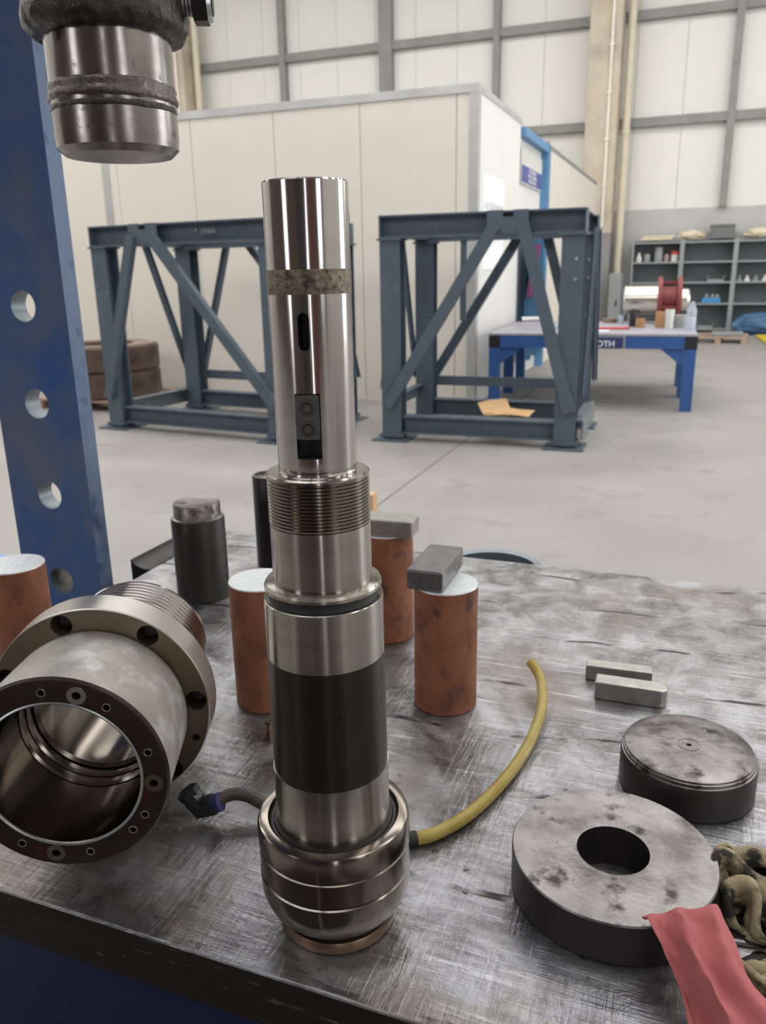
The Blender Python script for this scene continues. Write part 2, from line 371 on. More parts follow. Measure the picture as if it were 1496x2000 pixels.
# concrete columns with lower grey paint, conduit and down pipe
def hall_column(x0, x1, label, lab2, lab3, mirror=False):
    c = tag(MB().box(x0, x1, YB - .8, YB - .22, 2.1, ZC - .02).build('concrete_column', 'concrete', bevel=.02), label, 'column')
    MB().box(x0 - .004, x1 + .004, YB - .804, YB - .216, 0, 2.1).build('painted_base', 'greypaint', c)
    MB().box(x0 - .01, x1 + .01, YB - .81, YB - .21, 2.1, 2.13).build('chamfer_band', 'greypaint', c)
    xc = x0 + (x1 - x0) * .72
    p = MB().cyl((xc, YB - .83, 2.25), (xc, YB - .83, ZC - .03), .03)
    p = p.build('conduit', 'conduit', c, smooth=40)
    for z in (3.1, 4.0, 4.9, 5.8, 6.7): MB().box(xc - .05, xc + .05, YB - .87, YB - .799, z, z + .03).build('clip', 'conduit', p)
    xp = x1 + .16
    d = tag(MB().cyl((xp, YB - .42, 0.0), (xp, YB - .42, ZC - .03), .085, n=20).build('down_pipe', 'pipe', smooth=40), lab3, 'pipe')
    for z in (1.2, 4.15, 7): MB().cyl((xp, YB - .42, z), (xp, YB - .42, z + .07), .1, n=20).build('pipe_socket', 'pipe', d, 40)
hall_column(-2.58, -1.92, 'beige concrete column with grey painted base beside the shelving', 'thin white conduit running down the concrete column beside the shelving', 'cream down pipe between concrete column and shelving')
hall_column(-13.2, -12.5, 'beige concrete column above the partition, beside the press ram', 'thin white conduit on the column beside the press ram', 'cream down pipe on the column beside the press ram')
s = MB().box(-2.50, -2.16, YB - .83, YB - .812, 2.24, 2.46).build('exit_sign', 'whitepl'); tag(s, 'small pale green exit sign low on the concrete column', 'sign')
g_ = mat('pale_green', rgb(170, 196, 170), rgb(150, 184, 156), 20, .6)
MB().box(-2.48, -2.35, YB - .834, YB - .83, 2.27, 2.43).build('pictogram', g_, s)
MB().box(-2.31, -2.18, YB - .834, YB - .83, 2.27, 2.43).build('pictogram', g_, s)

# remaining shell: side walls, rear wall, roof with roof lights, side windows, added front lights and panels
struct(MB().box(XL - .3, XL, YF, YB + .3, 0, ZC).build('wall_left', 'panel'))
struct(MB().box(XR, XR + .3, YF, YB + .3, 0, ZC).build('wall_right', 'panel'))
struct(MB().box(XL, XR, YF - .3, YF, 0, ZC).build('wall_front', 'rearwall'))
struct(MB().box(XL, XR, YF, YB + .3, ZC, ZC + .2).build('ceiling', 'ceil'))
wn = 1
for y in (2.6, 6.2, 10, 13.8):
    struct(MB().box(XL + 1, XR - .5, y - .8, y + .8, ZC - .06, ZC - .002).build('light_panel_%d' % wn, 'sky')); wn += 1
for y0, y1, z0, z1 in ((6.2, 10.6, .06, 4.6), (14.5, 18.0, 3.0, 5.4)):
    struct(MB().box(XR - .05, XR - .002, y0, y1, z0, z1).build('light_panel_%d' % wn, 'win_and_fill')); wn += 1
for x0, x1, z0, z1 in ((1.16, 1.30, .3, 3.0), (-2.6, -1.9, 1.2, 2.6), (4.2, 6.4, 1.2, 3.2)):
    struct(MB().box(x0, x1, YF + .002, YF + .05, z0, z1).build('light_panel_%d' % wn, 'win_and_fill')); wn += 1  # unseen light strips added behind camera to streak the steel
for x0 in (-17, -12.8, -8.6, -4.4, -.2, 4.0):
    struct(MB().box(x0, x0 + 3.8, YF + .002, YF + .05, 5.2, 8.2).build('light_panel_%d' % wn, 'front_fill')); wn += 1  # unseen glowing band added to brighten faces turned to the camera
struct(MB().box(1.6, 2.7, YF + .002, YF + .06, 0, 2.2).build('reflection_panel_1', mat('brown_reflection_panel', rgb(92, 44, 36), rgb(84, 40, 34), 2, .5)))  # unseen coloured panel added to tint the spindle's reflection
struct(MB().box(-.3, .75, YF + .002, YF + .06, 0, 2.2).build('reflection_panel_2', mat('dark_reflection_panel', rgb(48, 42, 44), rgb(42, 38, 40), 2, .5)))  # unseen dark panel added to band the spindle's reflection

# ------------------------------------------------------------------ partition room
ENX, ENY, ENH = -2.18, 8.49, 3.14
ef = struct(MB().box(-12, ENX - .02, ENY + .03, ENY + .08, 0, ENH - .02).build('wall_enclosure_front', 'encl'))
seams = [-12.0, -10.9, -9.8, -8.7, -7.6, -6.55, -5.5, -4.45, -3.44, -2.40, -2.26]
for a, b in zip(seams[:-1], seams[1:]): MB().box(a + .004, b - .004, ENY, ENY + .03, 0, ENH - .06).build('panel', 'encl', ef)
tr = struct(MB().box(-12.02, ENX + .01, ENY - .015, ENY + .1, ENH - .07, ENH + .01).build('trim_%d' % k, 'alu')); k += 1
struct(MB().box(ENX - .085, ENX + .008, ENY - .012, ENY + .09, 0, ENH - .07).build('trim_%d' % k, 'alu')); k += 1
struct(MB().box(-6.76, -6.66, ENY - .014, ENY + .02, 0, ENH - .07).build('trim_%d' % k, 'alu')); k += 1
es = struct(MB().box(ENX - .10, ENX - .05, ENY + .1, 18.9, 0, ENH - .04).build('wall_enclosure_side', 'enclw'))
ys = [8.58, 9.58, 10.58]
for a, b in zip(ys[:-1], ys[1:]): MB().box(ENX - .03, ENX, a + .003, b - .003, 0, ENH - .05).build('panel', 'enclw', es)
ys = [12.5, 13.7, 14.9, 16.1, 17.3, 18.5]
for a, b in zip(ys[:-1], ys[1:]): MB().box(ENX - .03, ENX, a + .003, b - .003, 0, ENH - .09).build('panel', 'encl', es)
struct(MB().box(ENX - .09, ENX + .01, ENY + .1, 10.6, ENH - .06, ENH + .008).build('trim_%d' % k, 'alu')); k += 1
struct(MB().box(ENX - .09, ENX + .005, 12.5, 18.5, ENH - .09, ENH - .03).build('trim_%d' % k, 'girt')); k += 1
# white notice on the side wall
def on_side(y0, y1, z0, z1, th, name, m, parent=None, off=0):
    return MB().box(ENX + off, ENX + off + th, y0, y1, z0, z1).build(name, m, parent)
nt_ = tag(on_side(8.72, 9.72, 1.4, 2.36, .004, 'notice_sheet', 'paper', off=.002), 'large white notice sheet with one faint grey line on partition corner', 'notice')
rotYZ = Matrix(((0, 0, 1, 0), (1, 0, 0, 0), (0, 1, 0, 0), (0, 0, 0, 1)))   # text x->Y, y->Z, facing +X
text_mesh('LUX DEKORASYON', .1, .001, 'lettering', 'ink', nt_, Matrix.Translation((ENX + .0075, 9.22, 2.05)) @ rotYZ)
text_mesh('I', .2, .001, 'lettering', 'ink', nt_, Matrix.Translation((ENX + .0075, 9.3, 1.75)) @ rotYZ)
# blue and white sign past the corner
sg = tag(on_side(10.76, 12.2, 2.44, 2.86, .006, 'door_sign', 'whitepl', off=-.028), 'white and blue sign with three text lines next to blue gate post', 'sign')
on_side(10.8, 12.18, 2.46, 2.66, .004, 'blue_field', 'signblue', sg, off=-.022)
for i, s_ in enumerate(('UYGUN', 'MALZEME', 'SALONU')):
    text_mesh(s_, .062, .001, 'lettering', 'white', sg, Matrix.Translation((ENX - .0165, 11.5, 2.62 - i * .06)) @ rotYZ @ Matrix.Scale(2.2, 4, (1, 0, 0)))
# blue gate frame
gt = thing('gate_frame', 'light blue steel gate post and lintel beside the partition', 'gate', (ENX, 12.3, 0))
gp = MB().box(-.05, .05, -.03, .03, 0, 3.06).box(-.05, .05, .11, .17, 0, 3.06).build('post', 'gate', gt)
MB().box(-.02, .02, .03, .11, 0, 3.04).build('post_web', 'girt', gt)
MB().box(-.05, .05, -1.68, -.03, 2.96, 3.06).build('lintel', 'gate', gt)
MB().lathe([(0, 0), (.05, 0), (.05, .05), (0, .08)], 16).build('post_cap', 'girt', gt).location = (0, .1, 3.06)
# cloths hanging in the gate opening
def hanging(name, m, y0, y1, z0, z1, x, amp, label, cat, seed):
    bm = bmesh.new(); nx, nz_ = 16, 10; g = []
    for i in range(nx + 1):
        row = []
        for j in range(nz_ + 1):
            y = y0 + (y1 - y0) * i / nx; z = z0 + (z1 - z0) * j / nz_
            f = amp * math.sin(i * 1.3 + seed) * (1.2 - j / nz_ * .7) + .01 * noise.noise((y * 3, z * 4, seed))
            row.append(bm.verts.new((x + f, y + .03 * math.sin(j + seed), z + .02 * math.sin(i * .9 + seed) * (1 if j == 0 else 0))))
        g.append(row)
    for i in range(nx):
        for j in range(nz_): bm.faces.new((g[i][j], g[i+1][j], g[i+1][j+1], g[i][j+1]))
    bmesh.ops.solidify(bm, geom=bm.faces, thickness=.006)
    me = bpy.data.meshes.new(name); bm.to_mesh(me); bm.free(); return tag(obj(name, me, m, smooth=60), label, cat)
hanging('hanging_curtain', 'clothblue', 10.75, 12.15, .22, 1.95, ENX + .06, .025, 'blue cloth curtain hanging below the blue and white sign', 'curtain', 1)
hanging('hanging_cloth', 'clothpink', 10.75, 11.5, 1.05, 1.72, ENX + .125, .012, 'purple pink cloth hung over the blue curtain', 'cloth', 4)

# ------------------------------------------------------------------ stack of big rings behind the left stand
rc = onz(255, 790, 0); rcx, rcy = -6.28, 7.55
pl = thing('pallet', 'wooden pallet under the stacked brown rings', 'pallet', (rcx, rcy, 0))
for i in range(5): MB().box(-.58, .58, -.55 + i * .25, -.45 + i * .25, .09, .11).build('slat', 'pal', pl)
for x in (-.5, 0, .5): MB().box(x - .05, x + .05, -.55, .55, 0, .09).build('runner', 'pal', pl)
for i, lb in enumerate(('lower of two stacked thick brown rings behind left frame', 'upper of two stacked thick brown rings behind left frame')):
    z = .112 + i * .285
    q = thing('steel_ring', lb, 'ring', (rcx, rcy, z), 0, 'stacked brown rings')
    MB().lathe([(.34, .0), (.60, 0), (.62, .02), (.62, .255), (.60, .272), (.34, .272)], 56, close=True).build('ring_body', 'tyre', q, 30)
    MB().lathe([(.36, .272), (.58, .272), (.58, .28), (.52, .28), (.52, .276), (.46, .276), (.46, .28), (.36, .28)], 56, close=True).build('ring_face', 'tyretop', q, 30)

# ------------------------------------------------------------------ steel frames
def stand(loc, rz, mirror, label, W=1.64, D=1.15, goff=.59):
    t = thing('machine_stand', label, 'frame', loc, rz, 'slate grey machine frames')
    X = (lambda x: W - x) if mirror else (lambda x: x)
    def bx(b, x0, x1, *a): x0, x1 = sorted((X(x0), X(x1))); return b.box(x0, x1, *a)
    px = (.09, W - .09)
    for i, x in enumerate(px):
        for j, y in enumerate((.08, D - .08)):
            b = MB(); bx(b, x - .085, x + .085, y - .08, y - .066, .06, 1.64); bx(b, x - .085, x + .085, y + .066, y + .08, .06, 1.64); bx(b, x - .006, x + .006, y - .066, y + .066, .06, 1.64)
            o = b.build('post', 'stand', t)
            b = MB(); bx(b, x - .105, x + .1, y - .1, y + .1, 1.64, 1.655); b.build('cap_plate', 'stand', t)
            b = MB(); bx(b, x - .16, x + .16, y - .16, y + .16, 0, .014); b.build('base_plate', 'stand', t)
            b = MB(); bx(b, x - .1, x + .1, y - .1, y + .1, .03, .06); b.build('foot', 'stand', t)
            MB().cyl((X(x), y, .014), (X(x), y, .03), .045).build('levelling_pad', 'galv', t, 40)
            for z in (1.0, 1.32, 1.47):
                if j == 1 or (z != 1.0 and i == 1): MB().cyl((X(x + .03), y - .092, z), (X(x + .03), y - .08, z), .012, n=8).build('bolt', 'boltm', t)
    for y in (.08, D - .08):                     # top I beams
        b = MB(); bx(b, 0, W, y - .08, y + .08, 1.818, 1.832); bx(b, 0, W, y - .08, y + .08, 1.656, 1.67); bx(b, .012, W - .012, y - .006, y + .006, 1.67, 1.818)
        b.build('top_beam', 'stand', t)
        for xe in (.0, W - .012):
            b = MB(); bx(b, xe, xe + .012, y - .078, y + .078, 1.67, 1.818); b.build('end_plate', 'stand', t)
    for x in (.02, W - .14):
        b = MB(); bx(b, x, x + .12, .16, D - .16, 1.818, 1.83); bx(b, x, x + .12, .16, D - .16, 1.67, 1.682); bx(b, x + .054, x + .066, .16, D - .16, 1.682, 1.818)
        b.build('side_beam', 'stand', t)
    gx = W - goff                                    # gusset over the brace apex
    for y in (-.014, D):
        b = MB(); bx(b, gx - .16, gx - .035, y, y + .014, 1.66, 1.835); bx(b, gx + .045, gx + .16, y, y + .014, 1.66, 1.835); bx(b, gx - .035, gx + .045, y, y + .014, 1.66, 1.785)
        b.build('gusset', 'stand', t)
    for y, sgn in ((-.045, -1), (D + .045, 1)):  # A braces, front and rear
        for xa, za, xb, zb in ((gx - .09, 1.735, .06, .30), (gx + .12, 1.735, W - .06, .30)):
            b = MB(); b.bar((X(xa), y, za), (X(xb), y, zb), .09, .012, (0, 1, 0)); d = Vector((X(xb) - X(xa), 0, zb - za)).normalized(); nrm = Vector((-d.z, 0, d.x))
            if nrm.x < 0: nrm = -nrm
            b.bar(Vector((X(xa), y - sgn * .025, za)) + nrm * .04, Vector((X(xb), y - sgn * .025, zb)) + nrm * .04, .012, .06, (0, 1, 0)); b.build('brace', 'stand', t)
    for x in (-.03, W + .03):                    # side braces
        for ya, yb in ((D / 2 - .1, .12), (D / 2 + .1, D - .06)):
            b = MB(); b.bar((X(x), ya, 1.70), (X(x), yb, .42), .09, .012, (1, 0, 0)); b.bar((X(x) , ya + .03, 1.70), (X(x), yb + .03, .42), .012, .05, (1, 0, 0)); b.build('brace', 'stand', t)
    for y in (.08, D - .08):                     # bottom channels
        b = MB(); bx(b, .18, W - .18, y - .06, y + .06, .20, .212); bx(b, .18, W - .18, y - .06, y + .06, .06, .072); bx(b, .18, W - .18, y - .006, y + .006, .072, .20); b.build('bottom_beam', 'stand', t)
    b = MB(); bx(b, .18, W - .18, D - .02, D - .005, .33, .42); b.build('tie_bar', 'stand', t)
    b = MB(); bx(b, .02, .032, .16, D - .16, .24, .36); bx(b, .032, .09, .16, D - .16, .35, .36); b.build('side_tie', 'stand', t)
    b = MB(); bx(b, W - .04, W + .05, .06, D - .1, .22, .232); bx(b, W + .04, W + .052, .06, D - .1, .08, .22); b.build('side_tie', 'galv', t)
    for y in (.12, .2, D - .25, D - .17):
        for x in (W + .0, W + .03): MB().cyl((X(x), y, .232), (X(x), y, .246), .012, n=8).build('bolt', 'boltm', t)
    b = MB(); bx(b, gx - .62, gx - .57, D - .14, D - .09, .95, 1.655); b.build('hanger', 'stand', t)
    return t
stand((-2.46, 6.42, 0), R(1.5), False, 'slate grey steel frame with A braces in front of blue table')
sl = stand((-5.20, 6.24, 0), R(-6), True, 'slate grey steel frame with A braces behind the spindle and press', 2.02, 1.3, .65)
text_mesh('19464', .06, .001, 'paint_number', 'galv', sl, Matrix.Translation((1.35, -.0, 1.745)) @ Matrix.Rotation(R(90), 4, 'X') @ Matrix.Translation((0, 0, .001)))
MB().cyl((1.18, .06, 1.765), (1.18, .074, 1.765), .014, n=10).build('bolt', 'boltm', sl)
# torn cardboard on the right frame's bottom beams
def sheet(pts, nu, nv, th, name, m, lift=None, smooth=50):
    """surface from a grid of control rows (list of rows of Vector), bilinear"""
    bm = bmesh.new(); g = []
    nr, nc = len(pts) - 1, len(pts[0]) - 1
    for i in range(nu + 1):
        u = i / nu * nr; a = min(int(u), nr - 1); fu = u - a; fu_ = fu
        row = []
        for j in range(nv + 1):
            v = j / nv * nc; b_ = min(int(v), nc - 1); fv = v - b_
            p = (pts[a][b_] * (1 - fu) + pts[a+1][b_] * fu) * (1 - fv) + (pts[a][b_+1] * (1 - fu) + pts[a+1][b_+1] * fu) * fv
            if lift: p = p + lift(i / nu, j / nv)
            row.append(bm.verts.new(p))
        g.append(row)
    for i in range(nu):
        for j in range(nv): bm.faces.new((g[i][j], g[i+1][j], g[i+1][j+1], g[i][j+1]))
    bmesh.ops.recalc_face_normals(bm, faces=bm.faces)
    bmesh.ops.solidify(bm, geom=bm.faces, thickness=th)
    me = bpy.data.meshes.new(name); bm.to_mesh(me); bm.free(); return obj(name, me, m, smooth=smooth)
V = Vector
cb = thing('torn_cardboard', 'torn piece of brown cardboard lying inside the right steel frame', 'cardboard')
P_ = lambda x, y, yy: ony(x, y, yy)
o = sheet([[P_(932, 787, 7.38), P_(990, 779, 7.36)], [P_(938, 800, 6.95), P_(996, 793, 6.97)], [P_(946, 808, 6.62), P_(1003, 812, 6.62)]], 8, 8, .006, 'flap', 'cardboard', lambda u, v: V((0, 0, .01 * math.sin(u * 5 + v * 3)))); o.parent = cb
o = sheet([[onz(946, 806, .225), onz(1000, 795, .225)], [onz(975, 811, .222), onz(1045, 803, .222)], [onz(1000, 812, .218), onz(1032, 812, .218)]], 8, 8, .006, 'flap', 'cardboard', lambda u, v: V((0, 0, .008 * math.sin(u * 7 + v * 4)))); o.parent = cb

# ------------------------------------------------------------------ far blue table with its things
TT = .76
tb = thing('blue_table', 'blue steel work table with grey top and black corners beyond frames', 'table', (-2.02, 8.46, 0), R(3.0))
TW, TD = 2.06, 2.0
MB().box(0, TW, 0, TD, TT - .02, TT).build('table_top', mat('table_top_grey', rgb(166, 164, 172), rgb(150, 148, 156), 4, .4, .5), tb)
for y in (.0, TD - .04): MB().box(.12, TW - .12, y + .004, y + .04, TT - .145, TT - .02).build('apron', 'tblue', tb)
for x in (.004, TW - .044): MB().box(x, x + .04, .12, TD - .12, TT - .145, TT - .02).build('apron', 'tblue', tb)
for x in (0, TW - .12):
    for y in (0, TD / 2 - .06, TD - .12):
        if y in (0, TD - .12): MB().box(x, x + .12, y, y + .12, TT - .145, TT - .02).build('corner_block', 'black', tb)
        MB().box(x + .005, x + .115, y + .005, y + .115, 0, TT - .145).build('leg', 'tblue', tb)
for x, s_ in ((.12, 1), (TW - .12, -1)):
    for y in (.02, TD - .05): MB().prism([(x, TT - .145), (x + s_ * .22, TT - .145), (x, TT - .32)], y, y + .012).build('gusset', 'tblue', tb)
pn = MB().box(.70, 1.36, -.002, .004, TT - .142, TT - .028).build('name_plate', 'navy', tb)
MB().box(.68, .70, -.004, .004, TT - .144, TT - .02).box(1.36, 1.38, -.004, .004, TT - .144, TT - .02).box(.7, 1.36, -.004, .003, TT - .034, TT - .026).build('plate_border', 'plast', pn)
text_mesh('OTH', .083, .002, 'lettering', 'white', pn, Matrix.Translation((1.19, -.004, TT - .10)) @ Matrix.Rotation(R(90), 4, 'X'))
def tz(x, y): return onz(x, y, TT)
# roll with red flange
rp = onz(1290, 632, TT)
rl = thing('machine_roll', 'polished steel roll with dark red spool end lying on blue table', 'roll', (rp.x, rp.y + .05, TT), R(4))
RZ = .27
b = MB(); b.M = Matrix.Translation((-.44, 0, RZ)) @ Matrix.Rotation(R(90), 4, 'Y'); b.lathe([(0, 0), (.15, 0), (.165, .02), (.165, .42), (0, .42)], 32); b.build('roll_body', 'chrome', rl, 30)
b = MB(); b.M = Matrix.Translation((-.06, 0, RZ)) @ Matrix.Rotation(R(90), 4, 'Y'); b.lathe([(0, 0), (.255, 0), (.255, .045), (.15, .05), (.15, .21), (.255, .215), (.255, .26), (0, .26)], 36); b.build('spool', 'redpaint', rl, 30)
b = MB(); b.M = Matrix.Translation((.20, 0, RZ)) @ Matrix.Rotation(R(90), 4, 'Y'); b.lathe([(0, 0), (.125, 0), (.125, .07), (.11, .09), (0, .09)], 24); b.build('journal', 'chrome', rl, 30)
MB().prism([(-.36, 0), (-.26, 0), (-.28, .12), (-.34, .12)], -.14, .14).build('cradle', 'dark', rl)
for a_ in range(4):
    an = a_ * math.pi / 2 + .4
    MB().bar((-.015, .21 * math.cos(an), RZ + .21 * math.sin(an)), (.155, .21 * math.cos(an), RZ + .21 * math.sin(an)), .03, .03).build('spool_rib', 'redpaint', rl)
def small(name, px, py, build, label, cat, dy=0):
    p = tz(px, py); o = build(); o.location = (p.x, p.y + dy, TT + .0005); return tag(o, label, cat)
def lat(prof, m, name, n=20): return lambda: MB().lathe(prof, n).build(name, m, None, 40)
small('cardboard_tube', 1250, 640, lat([(0, 0), (.05, 0), (.05, .1), (.04, .1), (.04, .01), (0, .01)], 'tan', 'cardboard_tube'), 'short tan cardboard tube on blue table in front of roll', 'tube')
small('dark_can', 1236, 638, lat([(0, 0), (.045, 0), (.045, .14), (.03, .16), (.03, .18), (0, .18)], 'dark', 'dark_can'), 'dark can beside the tan cardboard tube on blue table', 'can')
small('tan_carton', 1288, 640, lambda: MB().box(-.05, .05, -.035, .035, 0, .17).build('tan_carton', 'tan', bevel=.003), 'upright tan carton on blue table below red spool', 'box')
small('white_cup', 1306, 642, lat([(0, 0), (.035, 0), (.05, .2), (.043, .2), (.03, .01), (0, .01)], 'whitepl', 'white_cup'), 'tall white cup beside tan carton on blue table', 'cup')
small('glass_jar', 1327, 640, lat([(0, 0), (.065, 0), (.065, .13), (.055, .14), (.055, .13), (.058, .01), (0, .01)], 'plast', 'glass_jar'), 'grey jar between white cup and clear bottle on blue table', 'jar')
small('plastic_bottle', 1348, 645, lat([(0, 0), (.048, 0), (.05, .02), (.05, .13), (.046, .14), (.05, .15), (.05, .2), (.02, .27), (.02, .29), (0, .29)], 'glass', 'plastic_bottle'), 'clear plastic bottle at right corner of blue table', 'bottle')
small('glass_tumbler', 1212, 632, lat([(0, 0), (.035, 0), (.04, .1), (.035, .1), (.03, .01), (0, .01)], 'glass', 'glass_tumbler'), 'small clear tumbler left of the roll on blue table', 'glass')
small('brown_tin', 1192, 630, lat([(0, 0), (.09, 0), (.09, .05), (0, .05)], mat('brown_tin', rgb(150, 128, 112), rgb(136, 114, 98), 8, .5), 'brown_tin'), 'flat brown tin on blue table left of the tumbler', 'tin')
small('red_cable', 1190, 644, lambda: MB().tube([(-.2, -.1, .012), (-.08, 0, .012), (.05, .03, .012), (.2, .1, .012)], .012, 8).build('red_cable', 'redcap', None, 50), 'short red cable on blue table behind the frame post', 'cable')
small('paper_sheet', 1172, 646, lambda: MB().box(-.09, .09, -.09, .09, 0, .003).build('paper_sheet', 'paper'), 'white paper sheet on blue table beside red cable', 'paper')
def pipe_roll():
    o = MB().tube([(-.14, 0, .03), (.14, 0, .03)], .03, 14, .022).build('paper_roll', 'whitepl', None, 50); o.rotation_euler.z = R(35); return o
q = small('paper_roll', 1038, 628, pipe_roll, 'white paper roll with dark end on blue table by the curtain', 'roll'); q.rotation_euler.z = R(35)
MB().cyl((-.142, 0, .03), (-.15, 0, .03), .03).build('end_plug', 'black', q, 40)
small('dark_bracket', 1099, 630, lambda: MB().box(-.05, .05, -.04, .04, 0, .02).box(-.05, -.03, -.04, .04, .02, .1).build('dark_bracket', 'dark'), 'dark angle bracket on blue table behind frame brace', 'bracket')
small('clear_bag', 1094, 642, lambda: MB().lathe([(0, 0), (.07, 0), (.075, .03), (.04, .06), (0, .065)], 14).build('clear_bag', 'glass', None, 60), 'clear plastic bag on blue table behind frame brace', 'bag')

# ------------------------------------------------------------------ shelving on the back wall
SY = 19.42
def shelf_bay(x0, x1, label, left):
    t = thing('shelf_unit', label, 'shelf', (x0, SY, 0), 0, 'grey shelving on back wall')
    W = x1 - x0
    if left: MB().box(0, .04, 0, .45, 0, 1.95).build('side_panel', 'shelf', t)
    MB().box(W - .09, W, 0, .45, 0, 1.95).build('side_panel', 'shelf', t)
    MB().box(.04 if left else 0, W - .09, .43, .445, .05, 1.94).build('back_panel', 'shelfback', t)
    for z in (.08, .62, 1.07, 1.50, 1.915): MB().box(.04 if left else 0.0, W - .09, 0, .43, z - .035, z).build('shelf_board', 'shelf', t)
    return t
shelf_bay(-1.45, -.36, 'grey shelf bay beside cream pipe, with small bottles on top board', True)
shelf_bay(-.355, .72, 'middle grey shelf bay with blue bin and open trays', False)
shelf_bay(.725, 1.80, 'right-hand grey shelf bay with white fittings, cut by picture edge', False)
def onshelf(name, px, z, build, label, cat, dy=.2, group=None):
    p = ony(px, 500 if z > 1.3 else 560, SY + dy); o = build(); o.location = (p.x, SY + dy, z + .0005); return tag(o, label, cat, group)
onshelf('white_bottle', 1248, 1.50, lat([(0, 0), (.06, 0), (.06, .1), (.03, .16), (.03, .2), (0, .2)], 'whitepl', 'white_bottle'), 'small white bottle at left end of top shelf board', 'bottle')
onshelf('grey_jar', 1264, 1.50, lat([(0, 0), (.07, 0), (.07, .13), (.06, .17), (0, .17)], 'plast', 'grey_jar'), 'small grey jar next to white bottle on shelf', 'jar')
onshelf('grey_can', 1286, 1.50, lat([(0, 0), (.09, 0), (.09, .3), (.085, .31), (0, .31)], 'plast', 'grey_can'), 'tall grey can in the shelf bay beside cream pipe', 'can')
onshelf('pink_jar', 1302, 1.50, lat([(0, 0), (.05, 0), (.055, .1), (.04, .16), (0, .16)], mat('pinkish', rgb(170, 140, 144), rgb(160, 130, 134), 8, .5), 'pink_jar'), 'dull pink jar between grey can and red capped tub', 'jar')
def redtub():
    o = MB().lathe([(0, 0), (.08, 0), (.08, .15), (0, .15)], 20).build('capped_tub', 'whitepl', None, 40)
    MB().lathe([(0, .15), (.085, .15), (.085, .22), (0, .22)], 20).build('cap', 'redcap', o, 40); return o
onshelf('capped_tub', 1318, 1.50, redtub, 'white tub with red cap on the shelf', 'tub')
def tray(m):
    def f():
        o = MB().box(-.17, .17, -.12, .12, 0, .012).box(-.17, .17, -.12, -.108, .012, .05).box(-.17, .17, .108, .12, .012, .05).box(-.17, -.158, -.12, .12, .012, .13).box(.158, .17, -.12, .12, .012, .13).build('open_tray', m); return o
    return f
onshelf('open_tray', 1396, 1.07, tray('plast'), 'grey open tray on middle bay above the blue bin', 'tray', group='grey trays')
onshelf('open_tray', 1384, .08, tray('plast'), 'grey open tray on bottom board of the middle bay', 'tray', group='grey trays')
def bluebin():
    o = MB().box(-.19, .19, -.14, .14, 0, .1).build('blue_bin', 'bluebin', bevel=.008)
    for x in (-.1, .02, .12): MB().lathe([(0, 0), (.05, 0), (.04, .08), (0, .1)], 10).build('wrapped_part', 'plast', o, 50).location = (x, 0, .1)
    return o
onshelf('blue_bin', 1391, .62, bluebin, 'bright blue bin filled with parts on the middle bay', 'bin')
for i, (px, lb) in enumerate(((1442, 'left white fitting in row on right-hand shelf bay'), (1457, 'middle white fitting in row on right-hand shelf bay'), (1474, 'third white fitting in row on right-hand shelf bay'), (1492, 'white fitting on right-hand shelf bay at picture edge'))):
    onshelf('pipe_fitting', px, 1.07, lat([(0, 0), (.06, 0), (.05, .05), (.025, .06), (.025, .12), (0, .12)], 'whitepl' if i % 2 else 'plast', 'pipe_fitting'), lb, 'fitting', group='fittings on shelf')
# on top of the shelving
def ontop(name, x, build, label, cat): o = build(); o.location = (x, SY + .22, 1.951); return tag(o, label, cat)
ontop('folded_sheet', -.93, lambda: MB().box(-.36, .3, -.16, .16, 0, .05).box(-.30, .36, -.15, .15, .05, .1).build('folded_sheet', 'cream', bevel=.015), 'cream folded sheet on top of left shelf bay', 'sheet')
def crump(name, m, rx, ry, rz, seed, amp=.4, fr=3.0, sub=4):
    bm = bmesh.new(); bmesh.ops.create_icosphere(bm, subdivisions=sub, radius=1)
    for v in bm.verts:
        d = v.co.normalized(); n1 = noise.noise(d * fr + V((seed, 0, 0))); n2 = abs(noise.noise(d * fr * 2.1 + V((0, seed, 0)))); n3 = noise.noise(d * fr * 4.5 + V((0, 0, seed)))
        k_ = 1 + amp * n1 - amp * 1.1 * n2 + amp * .3 * n3
        v.co = V((d.x * rx * k_, d.y * ry * k_, max(-rz * .75, d.z * rz * k_)))
    zmin = min(v.co.z for v in bm.verts)
    for v in bm.verts: v.co.z -= zmin
    me = bpy.data.meshes.new(name); bm.to_mesh(me); bm.free(); return obj(name, me, m, smooth=70)
ontop('crumpled_sheet', -.22, lambda: crump('crumpled_sheet', 'cream', .3, .16, .11, 3, .5, 2.5, 3), 'crumpled cream plastic sheet on top of the shelving', 'sheet')
ontop('grey_crate', .37, lambda: MB().box(-.24, .24, -.17, .17, 0, .29).box(-.26, .26, -.19, .19, .25, .27).build('grey_crate', 'greytub', bevel=.01), 'dark grey crate standing on top of the shelving', 'crate')
ontop('folded_bag', 1.2, lambda: crump('folded_bag', 'cream', .42, .18, .12, 9, .3, 2.0, 3), 'cream folded bag on shelving top at picture edge', 'bag')
